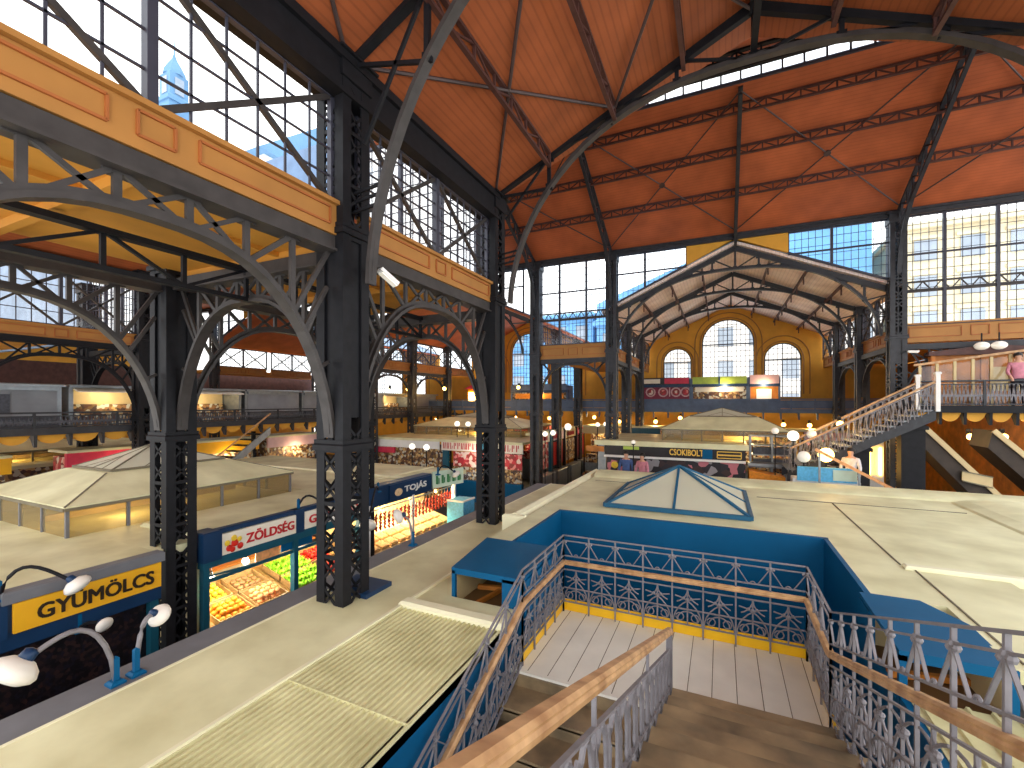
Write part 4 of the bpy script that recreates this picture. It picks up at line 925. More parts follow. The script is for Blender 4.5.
def fruit(kind, m, r, p, label, group, sq=(1, 1, .94)):
    if kind not in protoF:
        o = ob(kind, MB().ball((0, 0, 0), r, 10, 7, sq), m, None, True, org=(0, 0, 0)); protoF[kind] = o
        tag(o, label, 'vegetable' if kind in ('tomato', 'lettuce', 'pepper', 'potato') else 'fruit', group)
        st_ = ob('stem', MB().lathe([(.006, 0), (.012, r*.16)], (0, 0, r*.86), 6), 'leafgreen', o)
    else:
        src = protoF[kind]; o = src.copy(); COL.objects.link(o); o['label'] = label; o['group'] = group
        for ch in src.children: c = ch.copy(); COL.objects.link(c); c.parent = o
    o.location = (p[0], p[1], p[2]+H); o.rotation_euler = (random.uniform(-.4, .4), random.uniform(-.4, .4), random.uniform(0, 6)); return o
def heap(kind, m, r, cx, cy, z, sx, sy, label, group, layers=2, sq=(1, 1, .94), crl=''):
    zz = crate((cx, cy, z), sx, sy, .28, crl)
    for L in range(layers):
        k = L*r*.8; nx = int((sx*2-.06-k*2)/(2.05*r)); ny = int((sy*2-.06-k*2)/(2.05*r))
        for i in range(nx):
            for j in range(ny):
                x = cx-(nx-1)*r*1.02+i*r*2.04+random.uniform(-.006, .006); y = cy-(ny-1)*r*1.02+j*r*2.04+random.uniform(-.006, .006)
                fruit(kind, m, r, (x, y, zz(x)+.03+r+L*r*1.45), label, group, sq)
g = 'produce heaped in the vegetable stall'
heap('orange', 'orange_fruit', .056, -8.25, 5.3, -3.93, .27, .33, 'orange in the heaped crate at the front left of the vegetable stall', 'oranges in the vegetable stall', 2, crl='crate heaped with oranges at the front of the vegetable stall')
heap('lemon', 'lemon', .055, -8.82, 5.25, -3.76, .27, .33, 'yellow lemon in the crate behind the oranges', 'lemons in the vegetable stall', 2, (1, .82, .82), crl='crate of yellow lemons behind the oranges')
heap('peach', 'peach', .06, -8.25, 6.02, -3.93, .27, .33, 'pale peach in the crate right of the oranges', 'peaches in the vegetable stall', 2, crl='crate of pale peaches right of the oranges')
heap('potato', 'potato', .06, -8.82, 6.0, -3.76, .27, .33, 'brown potato in the crate behind the peaches', 'potatoes in the vegetable stall', 1, (1.1, .85, .75), crl='crate of potatoes behind the peaches')
heap('apple', 'apple', .06, -8.25, 7.78, -3.93, .27, .33, 'red apple in the crate at the right end of the vegetable stall', 'apples in the vegetable stall', 1, crl='crate of red apples at the right end of the vegetable stall')
heap('tomato', 'tomato', .055, -8.85, 7.75, -3.76, .27, .33, 'red tomato in the crate behind the apples', 'tomatoes in the vegetable stall', 2, crl='crate of tomatoes behind the red apples')
for k, (x, z) in enumerate(((-8.22, -3.93), (-8.8, -3.76))):
    zz = crate((x, 6.98, z), .28, .42, .28, 'crate of bright green lettuce, %s row' % ('front', 'back')[k])
    for i in range(3):
        for j in range(4):
            px, py = x-.18+.18*i, 6.98-.3+.2*j
            if 'lettuce' not in protoF:
                mb = MB().ball((0, 0, 0), .085, 9, 6, (1, 1, .8)); o = ob('lettuce', mb, 'leafgreen', None, False, org=(0, 0, 0)); protoF['lettuce'] = o
                lf = MB()
                for q in range(9):
                    a = 2*PI*q/9; b = a+.5
                    lf.add([(0, 0, -.05), (math.cos(a)*.11, math.sin(a)*.11, .03), (math.cos((a+b)/2)*.14, math.sin((a+b)/2)*.14, .085), (math.cos(b)*.11, math.sin(b)*.11, .03)], [(0, 1, 2, 3)])
                ob('outer_leaf', lf, 'leafgreen', o); tag(o, '', 'vegetable')
            else:
                src = protoF['lettuce']; o = src.copy(); COL.objects.link(o)
                for ch in src.children: c = ch.copy(); COL.objects.link(c); c.parent = o
            o['label'] = 'bright green lettuce head in the %s crate of the vegetable stall' % ('front', 'back')[k]; o['group'] = 'lettuces in the vegetable stall'
            o.location = (px, py, zz(px)+.12+H); o.rotation_euler = (0, 0, random.uniform(0, 6))
def bulb(p, label, power, warm=False, r=.06, cord=.25):
    t = thing('hanging_bulb', label, 'lamp', p, 'bare bulbs in the stalls')
    ob('bulb', MB().ball(p, r, 10, 7, (1, 1, 1.1)), 'bulb_warm' if warm else 'bulb', t, True)
    ob('socket', MB().lathe([(.03, r*.9), (.025, r*.9+.06), (.008, r*.9+.07), (.008, r+cord)], p, 8), 'black', t)
    lamp_light('bulb_light', (p[0], p[1], p[2]-r-.06), power, (1, .78, .45) if warm else (1, .93, .8), .08)
bulb((-8.15, 5.55, -3.0), 'bright white bulb hanging in the left half of the vegetable stall', 26)
bulb((-8.2, 4.95, -3.12), 'bright white bulb at the left end of the vegetable stall', 16)
bulb((-8.3, 6.9, -2.98), 'white bulb hanging above the lettuces', 24)
bulb((-8.6, 7.9, -2.95), 'warm bulb shining behind the foot of the largest column', 14, True)
# ---- egg stall
t = thing('egg_stall', 'glowing egg stall under the navy sign with white letters', 'stall', (-8, 10.6, GROUND), 'market stalls')
ob('roof', MB().box(-18, -8.0, 8.5, 13.4, ZS-.12, ZS), 'cream', t); ob('roof_batten', MB().box(-18, -8.0, 11.0, 11.12, ZS, ZS+.05).box(-9.4, -9.34, 8.5, 13.4, ZS, ZS+.04), 'cream_hi', t)
ob('cornice', MB().cbox(-8.3, -7.96, 8.55, 11.3, -2.68, -2.16, .02), 'bluedark', t)
s = board_sign(t, (-7.96, 9.35, -2.62), (0, 1, 0), 1.85, .42, 'bluedark', 'TOJÁS', 'white', (.32, .86, .22, .8), .0)
ob('egg_emblem', MB().ball((-7.89, 9.68, -2.43), .13, 12, 7, (.15, 1.25, .8)), 'egg', s, True)
s = board_sign(t, (-7.96, 11.3, -2.62), (.25, 1, 0), 1.3, .5, 'pale_green', None)
mb = MB()
for i in range(5): y = 11.42+.22*i; mb.bar((-7.89+.25*(y-11.3), y, -2.5), (-7.89+.25*(y-11.3), y, -2.25), .1, .02); mb.bar((-7.885+.25*(y-11.3), y+.1, -2.5), (-7.885+.25*(y-11.3), y+.1, -2.33), .05, .02)
ob('letter_stroke', mb, 'green_ink', s)
for y in (8.62, 10.4, 12.6): ob('post', MB().box(-8.05, -7.95, y-.05, y+.05, GROUND, -2.6), 'white', t)
ob('back_wall', MB().box(-9.5, -9.4, 8.6, 12.9, GROUND, ZS-.12), 'beige', t)
ob('hanging_rail', MB().bar((-7.98, 8.7, -2.76), (-7.98, 12.5, -2.74), .03), 'steel', t)
ob('display_counter', MB().prism([(-7.95, 8.7, GROUND), (-9.2, 8.7, GROUND), (-9.2, 8.7, -3.55), (-7.95, 8.7, -3.9)], (0, 3.9, 0)), 'egg', t)
g = 'strings of dried red peppers at the egg stall'
s0 = None
for i in range(22):
    y = 8.9+.165*i
    if s0 is None:
        s0 = thing('pepper_string', 'string of dried red peppers at the egg stall front', 'peppers', (-7.98, y, -2.76), g)
        ob('cord', MB().bar((-7.98, y, -2.76), (-7.98, y, -3.3), .008), 'crate', s0); mb = MB()
        for k in range(14): a = k*2.4; mb.lathe([(.004, -.07), (.02, -.05), (.024, -.01), (.008, .01)], (-7.98+.03*math.cos(a), y+.035*math.sin(a), -2.86-.03*k), 6, axis=(math.cos(a)*.5, math.sin(a)*.5, 1))
        ob('dried_pepper', mb, 'paprika', s0)
    else: dup(s0, (-7.98, y, -2.76-random.uniform(0, .03)), random.uniform(0, 3))
def tray(p, rz, label):
    global TRY
    if TRY is None:
        t = thing('egg_tray', label, 'tray', (0, 0, GROUND), 'egg trays on the egg stall counter'); mb = MB(); mb2 = MB()
        mb.cbox(-.15, .15, -.15, .15, GROUND, GROUND+.05, .01)
        for i in range(5):
            for j in range(5): mb2.ball((-.11+.055*i, -.11+.055*j, GROUND+.065), .024, 7, 5, (1, 1, 1.25))
        ob('tray', mb, 'crate', t); ob('eggs', mb2, 'egg', t, True)['kind'] = 'stuff'; TRY = t; t.location = Vector(p)+Vector((0, 0, H)); t.rotation_euler = (0, .27, 0)
        return t
    o = dup(TRY, p, 0, label); o.rotation_euler = (0, .27, 0); return o
TRY = None
for i in range(10):
    for j in range(2): tray((-8.16-.36*j, 8.95+.36*i, -3.82+.1*j), 0, 'tray of eggs on the egg stall counter, %s row' % ('front', 'back')[j])
t = thing('plastic_crate', 'light blue plastic crate standing at the right end of the egg stall', 'crate', (-7.55, 12.4, GROUND))
ob('body', MB().cbox(-7.9, -7.3, 12.05, 12.75, GROUND, -3.1, .04), 'lightblue', t); ob('rim', MB().bar((-7.9, 12.05, -3.12), (-7.3, 12.05, -3.12), .05).bar((-7.3, 12.05, -3.12), (-7.3, 12.75, -3.12), .05), 'white', t)
for y in (9.4, 10.7, 12.0): bulb((-8.3, y, -2.85), 'warm bulb behind the pepper strings at the %s of the egg stall' % {9.4: 'left end', 10.7: 'middle', 12.0: 'right end'}[y], 30, True, .05, .1)
lamp_light('stall_glow', (-8.7, 10.6, -2.95), 60, (1, .8, .5), .3)
pavilion(-13.8, -10.2, 3.75, 8.15, ZS, -1.8, -1.42, 'cream hipped pavilion with glass sides on the stall roof at the left', 4, 5, .95)
for p, w in (((-11.2, 5, -2.1), 12), ((-12.6, 7, -2.1), 12)): lamp_light('pavilion_glow', p, w, (1, .74, .38), .3)
# ================================================================== GALLERIES
def gallery(name_label, o, xd, L, depth, z, railh, m_rail, nbr, edge='iron', arch=True, railm='galrail', post_n=10, ribs=True):
    """gallery whose front edge starts at o and runs along xd; the floor lies on the left of xd"""
    X = Vector(xd).normalized(); N = Vector((-X.y, X.x, 0)); o = Vector(o); Z = Vector((0, 0, 1))
    t = thing('gallery', name_label, 'gallery', (o.x, o.y, z))
    q = [o+Z*(z-.1), o+X*L+Z*(z-.1), o+X*L+N*depth+Z*(z-.1), o+N*depth+Z*(z-.1)]
    ob('deck', MB().prism(q, Z*.1), edge, t)
    ob('edge_beam', MB().prism([o+Z*(z-.16), o+X*L+Z*(z-.16), o+X*L+Z*(z+.06), o+Z*(z+.06)], -N*.06), edge, t)
    for i in range(nbr+1):
        p = o+X*(L*i/nbr)
        mb = MB(); mb2 = MB(); mb.prism([p+Z*(z-.16), p+N*.02+Z*(z-.52), p+N*.1+Z*(z-.5), p+N*.3+Z*(z-.22), p+N*.9+Z*(z-.16)], X*.07)
        if arch and i < nbr:
            w = L/nbr; pts = [p+X*(w*.06+w*.88*k/8)+N*.1+Z*(z-.17-.26*(math.sin(PI*k/8))**.6) for k in range(9)]
            mb2.prism([p+X*w*.06+N*.1+Z*(z-.14)]+pts+[p+X*w*.94+N*.1+Z*(z-.14)], N*.06); ob('arched_corbel', mb2, 'yellow', t)
        ob('bracket', mb, edge, t)
    # railing
    mb = MB().bar(o+Z*(z+railh), o+X*L+Z*(z+railh), .07, .05).bar(o+Z*(z+.1), o+X*L+Z*(z+.1), .04, .04).bar(o+Z*(z+railh-.1), o+X*L+Z*(z+railh-.1), .03, .03)
    ob('rail_bar', mb, m_rail, t); mb = MB(); n = int(L/.09)
    if ribs:
        for i in range(n):
            p = o+X*(L*(i+.5)/n); w = .05
            mb.bar(p-X*w+Z*(z+.1), p+X*w*.2+Z*(z+railh-.1), .022, .018); mb.bar(p+X*w+Z*(z+.1), p-X*w*.2+Z*(z+railh-.1), .022, .018)
            mb.bar(p-X*w+Z*(z+railh*.45), p+X*w+Z*(z+railh*.45), .02, .06)
    else:
        mb.prism([o+Z*(z+.08), o+X*L+Z*(z+.08), o+X*L+Z*(z+railh-.06), o+Z*(z+railh-.06)], N*.02)
    ob('balustrade', mb, railm, t)
    for i in range(post_n+1): ob('rail_post', MB().bar(o+X*(L*i/post_n)+Z*(z-.05), o+X*(L*i/post_n)+Z*(z+railh+.02), .06, .06), m_rail, t)
    return t
GL = -.82
def lgallery():
    t = gallery('long grey gallery with mesh railing along the left of the hall', (-18.3, -2, 0), (0, 1, 0), 32, 3.1, GL, .5, 'iron_far', 40, 'iron_far', True, 'galrail', 16, True)
    return t
lgallery()
FG = -.42
gallery('blue-grey gallery with yellow corbels crossing in front of the arched end windows', (-31, 28, 0), (1, 0, 0), 43, 2.6, FG, .58, 'galblue', 52, 'galblue', True, 'galblue', 40, False)
RG = -.16; RY = 18.0
gallery('iron gallery with ornate railing and yellow corbels at the right edge', (5.5, RY, 0), (1, 0, 0), 8, 1.25, RG, .8, 'iron_far', 14, 'iron', True, 'rail', 5, True)
# upper glazed barrier on the right gallery
t = thing('glass_barrier', 'tall glass barrier with pale posts and sloping oak bar on the right gallery', 'barrier', (6.6, RY+.5, RG))
mb = MB()
for i in range(7): x = 5.75+.42*i; mb.bar((x, RY+.45, RG), (x, RY+.45, 1.16+.055*i), .07, .05)
ob('post', mb, 'beige', t); ob('top_bar', MB().bar((5.6, RY+.45, 1.18), (8.6, RY+.45, 1.6), .07, .07), 'wood', t)
ob('pane', MB().add([(5.75, RY+.46, RG), (8.3, RY+.46, RG), (8.3, RY+.46, 1.45), (5.75, RY+.46, 1.1)], [(0, 1, 2, 3)]), 'glass_case', t)
t = thing('wooden_kiosk', 'warm brown wooden kiosk standing on the right gallery behind the glass barrier', 'kiosk', (8, RY+1.6, RG))
ob('wall', MB().box(6.2, 9.0, RY+1.02, RY+1.22, RG, 1.5).box(6.2, 6.3, RY+.95, RY+1.02, RG, 1.5).box(7.4, 7.5, RY+.95, RY+1.02, RG, 1.5), 'warmwood', t)
ob('window', MB().box(7.6, 8.4, RY+.98, RY+1.02, .35, 1.1), 'beige', t); ob('roof', MB().prism([(6.1, RY+.85, 1.5), (9.1, RY+.85, 1.5), (9.1, RY+.85, 1.62), (7.6, RY+.85, 1.8), (6.1, RY+.85, 1.62)], (0, .4, 0)), 'purlin', t)
# right stairs up to the gallery
t = thing('gallery_stairs', 'iron stairs with oak rails climbing to the right gallery', 'stairs', (3.8, RY-.5, -1.4))
s = .565; x0, x1 = 1.9, 5.5; zb = lambda x: RG-.05+(x-x1)*s
for y in (RY-1.5, RY-.1): ob('stringer', MB().prism([(x0, y, zb(x0)-.28), (x1, y, zb(x1)-.3), (x1, y, zb(x1)), (x0, y, zb(x0))], (0, .05, 0)), 'iron_far', t)
mb = MB()
for i in range(13): x = x0+.277*i; mb.box(x, x+.3, RY-1.45, RY-.1, zb(x)+.1, zb(x)+.14)
ob('tread', mb, 'steel', t)
for y in (RY-1.5, RY-.08):
    ob('handrail', MB().bar((x0+.1, y, zb(x0)+.8), (x1+.1, y, zb(x1)+.86), .07, .05), 'wood', t); mb = MB()
    for i in range(24): x = x0+.15*(i+.5); mb.bar((x-.05, y, zb(x)), (x+.03, y, zb(x)+.72), .022, .018); mb.bar((x+.06, y, zb(x)), (x-.02, y, zb(x)+.72), .022, .018)
    mb.bar((x0, y, zb(x0)+.72), (x1, y, zb(x1)+.72), .03, .03)
    ob('balustrade', mb, 'rail', t)
    ob('newel', MB().box(x1-.02, x1+.08, y-.05, y+.05, RG-.1, RG+.95).cbox(x1-.04, x1+.1, y-.07, y+.07, RG+.95, RG+1.02), 'white', t)
for k, (x, l) in enumerate(((3.9, 'dark square pillar under the middle of the iron stairs'), (5.15, 'thick dark square pillar under the top of the iron stairs'))):
    t = thing('square_pillar', l, 'pillar', (x, RY-.8, GROUND)); w = .28 if k else .22
    ob('shaft', MB().box(x-w, x+w, RY-1.0, RY-.6, GROUND, zb(x)-.25), 'iron', t); ob('head', MB().cbox(x-w-.06, x+w+.06, RY-1.06, RY-.54, zb(x)-.4, zb(x)-.28), 'iron', t); ob('foot', MB().cbox(x-w-.05, x+w+.05, RY-1.05, RY-.55, GROUND, GROUND+.2), 'iron', t)
for k, (xa, xb_, za, zb_, l) in enumerate(((5.5, 9.0, -.75, -4.87, 'inclined dark flight with pale edge under the right gallery, left of the two'), (7.0, 10.8, -.8, -4.9, 'inclined dark flight with pale edge under the right gallery, right of the two'))):
    t = thing('inclined_flight', l, 'flight', (xa, RY-.5, za)); y = RY-.7
    ob('soffit', MB().prism([(xa, y, za), (xb_, y, zb_), (xb_-.6, y, GROUND), (xa-.1, y, za-.5)], (0, 1.1, 0)), 'soffit', t)
    ob('edge', MB().bar((xa, y-.04, za), (xb_, y-.04, zb_), .06, .13), 'beige', t)
t = thing('notice_board', 'small pale notice board fixed to the inclined flight at the right', 'sign', (6.65, RY-.8, -2.1))
ob('board', MB().prism([(6.3, RY-.82, -1.98), (6.95, RY-.82, -2.12), (6.95, RY-.82, -2.42), (6.3, RY-.82, -2.26)], (0, .04, 0)), 'beige', t); ob('frame', MB().bar((6.3, RY-.83, -1.98), (6.95, RY-.83, -2.12), .03).bar((6.3, RY-.83, -2.26), (6.95, RY-.83, -2.42), .03), 'seam', t)
# stairs in the middle distance left (under the grey gallery)
t = thing('far_stairs', 'pale iron stairs rising under the grey gallery, left of the largest column', 'stairs', (-19, 12.5, GROUND))
ob('stringer', MB().prism([(-18.0, 10.6, -3.1), (-18.0, 13.4, -1.1), (-18.0, 13.4, -1.4), (-18.0, 10.6, -3.5)], (-.08, 0, 0)), 'steel', t)
mb = MB()
for i in range(9): y = 10.6+.31*i; mb.box(-19.2, -18.08, y, y+.28, -3.2+.22*i, -3.15+.22*i)
ob('tread', mb, 'iron', t); ob('handrail', MB().bar((-18.0, 10.6, -2.5), (-18.0, 13.4, -.5), .05), 'wood', t); ob('support', MB().box(-19.0, -18.9, 13.2, 13.35, GROUND, -1.3).box(-18.7, -18.6, 11.0, 11.1, GROUND, -3.1), 'iron', t)
# shops on the left gallery
for i in range(9):
    y = 1.2+3.1*i
    if i in (6,): continue
    lit = i in (2, 3, 7)
    lab = ['grey shuttered gallery shop at the left edge of the picture', 'grey shuttered gallery shop with square vent', 'gallery shop with a lit counter, left of the largest column', 'gallery shop with a bright lit front, second left of the largest column', 'grey shuttered gallery shop just left of the largest column', 'grey shuttered gallery shop just right of the largest column', '', 'lit gallery shop seen between the two big columns', 'last grey gallery shop before the lit yellow kiosk'][i]
    t = thing('gallery_shop', lab, 'shop', (-20.4, y+1.4, GL), 'shops on the left gallery'); zt_ = .5
    ob('wall', MB().box(-21.3, -20.0, y, y+.12, GL, zt_).box(-21.3, -20.0, y+2.8, y+2.92, GL, zt_).box(-21.3, -21.2, y, y+2.9, GL, zt_), 'steel', t)
    ob('roof', MB().cbox(-21.35, -19.8, y-.05, y+2.97, zt_, zt_+.1, .03), 'steel', t)
    if lit:
        ob('counter', MB().cbox(-20.3, -19.85, y+.12, y+2.8, GL, GL+.45), 'goods', t); ob('lit_back', MB().box(-21.15, -21.1, y+.15, y+2.75, GL+.4, zt_-.02), 'beige', t)
        ob('canopy', MB().prism([(-20.0, y+.1, zt_), (-19.6, y+.1, zt_-.12), (-19.6, y+.1, zt_-.16), (-20.0, y+.1, zt_-.05)], (0, 2.7, 0)), 'sign_white', t); ob('goods', MB().box(-21.05, -20.8, y+.3, y+2.6, GL+.5, GL+.75), 'goods', t)
        lamp_light('shop_glow', (-20.4, y+1.4, .3), 24, (1, .8, .5), .2)
    else:
        ob('shutter', MB().box(-20.03, -19.98, y+.12, y+2.8, GL+.35, zt_), 'shutter', t); ob('counter', MB().box(-20.05, -19.8, y+.12, y+2.8, GL, GL+.35), 'galrail', t); ob('shutter_box', MB().box(-20.05, -19.9, y+.1, y+2.82, zt_-.12, zt_), 'steel', t)
        if i == 1: ob('vent', MB().box(-19.97, -19.95, y+.9, y+1.7, -.35, .25), 'galrail', t)
# lit yellow kiosk far off
t = thing('lit_kiosk', 'glowing yellow kiosk with red roof far off between the two big columns', 'kiosk', (-16.5, 29.6, FG), None)
ob('body', MB().box(-17.3, -15.6, 29.2, 30.6, FG, 1.0), 'sign_yel', t); ob('lit_panel', MB().box(-17.2, -15.7, 29.14, 29.2, FG+.3, .75), 'bulb_warm', t); ob('roof', MB().prism([(-17.5, 29, 1.0), (-15.4, 29, 1.0), (-16.4, 29, 1.5)], (0, 1.8, 0)), 'crimson', t); ob('signboard', MB().box(-16.6, -16.3, 29.0, 29.14, .6, 1.9), 'sign_yel', t)
# shops on the far gallery
def fshop(x0, x1, z1, lab, sm, pm, lit=False, sh=.42):
    t = thing('gallery_shop', lab, 'shop', ((x0+x1)/2, 29.4, FG), 'shops on the far gallery'); Y = 29.0
    ob('wall', MB().box(x0, x1, Y+.3, Y+1.3, FG, z1-.1), 'galblue', t); ob('sign_board', MB().box(x0+.06, x1-.06, Y-.06, Y+.02, z1-sh, z1), sm, t)
    ob('canopy', MB().box(x0, x1, Y-.02, Y+.5, z1-sh-.16, z1-sh), 'bluedark', t)
    ob('front_panel', MB().box(x0+.04, x1-.04, Y+.22, Y+.3, FG+.1, z1-sh-.16), pm, t)
    for x in (x0+.03, x1-.03): ob('post', MB().box(x-.05, x+.05, Y, Y+.1, FG, z1-.1), 'galblue', t)
    ob('counter', MB().cbox(x0+.1, x1-.1, Y-.1, Y+.2, FG, FG+.62), 'galblue', t)
    return t
t = fshop(-4.6, -1.65, 1.5, 'maroon gallery shop with round emblems, left of the green signed one', 'black', 'magenta')
mb = MB()
for k, x in enumerate((-4.0, -3.25, -2.5, -1.95)):
    c = Vector((x, 29.2, .62)); mb = MB().path([c+Vector((.26*math.cos(a), 0, .26*math.sin(a))) for a in [2*PI*q/14 for q in range(14)]], .05, 6, True)
    ob('ring_emblem', mb, 'rose_sign', t); ob('disc_emblem', MB().lathe([(.17, 0), (.17, .02)], (x, 29.2, .62), 12, axis=(0, -1, 0)), 'meat', t)
ob('emblem_bar', MB().box(-2.9, -2.84, 29.17, 29.22, .35, .95), 'rose_sign', t); ob('sign_patch', MB().box(-3.15, -1.75, 28.9, 28.94, 1.12, 1.46), 'crimson', t); ob('sign_patch', MB().box(-4.4, -3.4, 28.9, 28.94, 1.15, 1.42), 'sign_white', t)
t = fshop(-1.6, 1.4, 1.5, 'gallery shop with two lime green signs below the middle arched window', 'lime', 'goods'); ob('divider', MB().box(-.13, -.05, 28.9, 28.96, 1.08, 1.5), 'bluedark', t)
ob('menu_board', MB().box(-1.4, 1.2, 29.18, 29.22, .62, .9), 'sign_white', t)
t = fshop(1.45, 3.0, 1.55, 'gallery shop with a pale rose sign, right of the green signed one', 'rose_sign', 'warmwood', sh=.5); ob('window', MB().box(1.85, 2.6, 29.18, 29.22, .1, .75), 'white', t)
t = fshop(-13.6, -9.4, 1.25, 'gallery shop with an orange lit counter far off, right of the corner column', 'galblue', 'goods'); ob('lit_strip', MB().box(-13.3, -9.7, 29.1, 29.2, .25, .6), 'orange_fruit', t)
for p in ((-11.5, 28.9, .5), (.2, 28.8, .9), (2.2, 28.8, .9)): lamp_light('shop_glow', p, 30, (1, .75, .45), .2)
# stalls behind the nave passage
t = thing('chocolate_stall', 'long dark stall with gold letters and food photographs, just behind the pyramid skylight', 'stall', (-1.7, 20, GROUND), 'market stalls')
x0, x1, Y = -4.25, .8, 18.0
ob('roof', MB().box(x0-.4, x1+.1, Y-.12, 23.2, -1.72, -1.58).box(x0-.4, x1+.1, Y-.12, Y, -1.58, -1.53), 'cream', t)
s = board_sign(t, (x0, Y, -2.1), (1, 0, 0), x1-x0, .38, 'black', 'CSOKIBOLT', 'gold', (.49, .725, .25, .85), .0)
ob('blue_patch', MB().box(-.62, -.28, Y-.08, Y-.05, -2.09, -1.73), 'blue', s); ob('gold_frame', MB().bar((-.12, Y-.08, -1.8), (.66, Y-.08, -1.8), .03).bar((-.12, Y-.08, -1.92), (.66, Y-.08, -1.92), .05).bar((-.12, Y-.08, -2.03), (.66, Y-.08, -2.03), .03).bar((-.12, Y-.08, -2.03), (-.12, Y-.08, -1.8), .03).bar((.66, Y-.08, -2.03), (.66, Y-.08, -1.8), .03), 'gold', s)
ob('lime_patch', MB().box(-3.5, -2.9, Y-.08, Y-.05, -1.86, -1.74), 'lime', s)
ob('awning_bar', MB().cbox(x0, x1, Y-.16, Y+.02, -2.18, -2.1, .02), 'white', t)
ob('photo_panel', MB().box(x0+.1, x1-.02, Y-.02, Y+.03, -2.85, -2.2), 'photo', t)
ob('front_wall', MB().box(x0+.1, x1, Y+.03, Y+.12, GROUND, -2.1), 'black', t); ob('side_wall', MB().box(x0-.3, x0+.02, Y+.1, Y+.3, GROUND, -1.72), 'steel', t); ob('side_wall', MB().box(x1-.05, x1, Y+.1, 23, GROUND, -1.72), 'steel', t)
ob('side_sign', MB().prism([(x0-.75, Y-.05, -2.0), (x0-.03, Y-.05, -2.0), (x0-.03, Y-.05, -1.78), (x0-.75, Y-.05, -1.78)], (0, .05, 0)), 'warmwood', t)
ob('emblem', MB().ball((-3.85, Y-.05, -2.5), .14, 10, 6, (1, .2, 1)), 'lemon', t)
t = thing('display_trolley', 'orange covered counter at the right end of the long dark stall', 'counter', (1.5, Y, GROUND))
ob('cover', MB().prism([(.9, Y-.2, -2.4), (2.0, Y-.2, -2.58), (2.0, Y-.2, -2.95), (.9, Y-.2, -2.8)], (0, .8, 0)), 'orange_fruit', t); ob('body', MB().box(.95, 1.95, Y-.1, Y+.5, GROUND, -2.85), 'steel', t); ob('shelf', MB().box(.9, 2.4, Y+.3, Y+.9, -2.3, -2.2), 'steel', t)
t = thing('wire_display', 'grey steel display rack with goods right of the long dark stall', 'rack', (1.6, Y+.8, GROUND))
mb = MB()
for x in (1.0, 1.7, 2.4):
    for y in (Y+.9, Y+1.5): mb.box(x-.03, x+.03, y-.03, y+.03, GROUND, -1.25)
for z in (-1.25, -1.6, -1.95, -2.4): mb.box(1.0, 2.4, Y+.9, Y+1.5, z-.02, z+.02)
ob('frame', mb, 'steel', t); ob('goods', MB().box(1.1, 2.3, Y+1.0, Y+1.4, -1.93, -1.68).box(1.1, 2.3, Y+1.0, Y+1.4, -2.38, -2.1), 'galrail', t)
pavilion(-2.2, 2.3, 19.6, 22.8, -1.58, -1.08, -.62, 'cream hipped pavilion with lit glass sides on the long dark stall', 6, 3, .9, post='seam')
lamp_light('pavilion_glow', (1.0, 20.6, -1.35), 40, (1, .75, .4), .2)
# butchers' row facing the nave on the left
t = thing('butcher_stall', "butchers' stall with red lettered white signs and meat pictures, left of the corner column", 'stall', (-11, 21, GROUND), 'market stalls')
Y = 19.75; ZB = -1.95
ob('roof', MB().box(-18.2, -8.6, Y-.1, 27.5, ZB-.12, ZB), 'cream', t)
s = board_sign(t, (-18.2, Y, ZB-.52), (1, 0, 0), 4.8, .48, 'white')
s = board_sign(t, (-13.25, Y-.03, ZB-.55), (1, 0, 0), 2.35, .5, 'sign_white'); 
def strokes(parent, x0, x1, y, z0, z1, m, n):
    mb = MB(); w = (x1-x0)/n; rr = random.Random(int(n*7+x0*10))
    for i in range(n):
        x = x0+w*(i+.5); mb.bar((x-w*.25, y, z0), (x-w*.25, y, z1), w*.2, .012)
        k = rr.random(); mb.bar((x+w*.12, y, z0 if k > .4 else (z0+z1)/2), (x+w*(.12+.2*k), y, z1 if k < .8 else (z0+z1)/2), w*.18, .012)
    ob('letter_stroke', mb, m, parent)
strokes(s, -13.15, -11.0, Y-.09, ZB-.46, ZB-.14, 'red', 10)
s = board_sign(t, (-10.7, Y-.03, ZB-.55), (1, 0, 0), 2.1, .5, 'sign_white'); strokes(s, -10.6, -8.75, Y-.09, ZB-.46, ZB-.14, 'red', 8)
ob('sign_gap', MB().box(-10.88, -10.72, Y-.06, Y, ZB-.6, ZB), 'teal', t)
ob('meat_panel', MB().box(-12.6, -8.7, Y+.05, Y+.1, -3.3, -2.55), 'meat', t); ob('goods_counter', MB().box(-12.6, -8.7, Y+.0, Y+.1, -4.0, -3.3), 'goods', t)
ob('counter_front', MB().cbox(-12.9, -8.6, Y-.25, Y+.0, GROUND, -3.95, .03), 'blue', t); ob('counter_glass', MB().prism([(-12.8, Y-.25, -3.95), (-12.8, Y-.05, -3.55), (-12.8, Y+.02, -3.55), (-12.8, Y+.02, -3.95)], (4.1, 0, 0)), 'glass_case', t)
ob('side_post', MB().box(-13.2, -12.9, Y-.05, Y+.15, GROUND, ZB-.5).box(-18.2, -18.0, Y, Y+.2, GROUND, ZB-.5), 'teal', t); ob('back_wall', MB().box(-18, -13.2, Y+.2, Y+.3, GROUND, ZB-.3), 'goods', t)
ob('awning', MB().box(-17.9, -16.4, Y-.1, Y+.1, ZB-.85, ZB-.55), 'crimson', t)
lamp_light('stall_glow', (-10.8, Y-.5, -2.6), 30, (1, .85, .7), .2)
pavilion(-17.2, -10.0, 22.6, 27, ZB, -1.42, -.95, 'long cream hipped pavilion with glass sides behind the butchers signs', 8, 4, 1.5, post='seam')
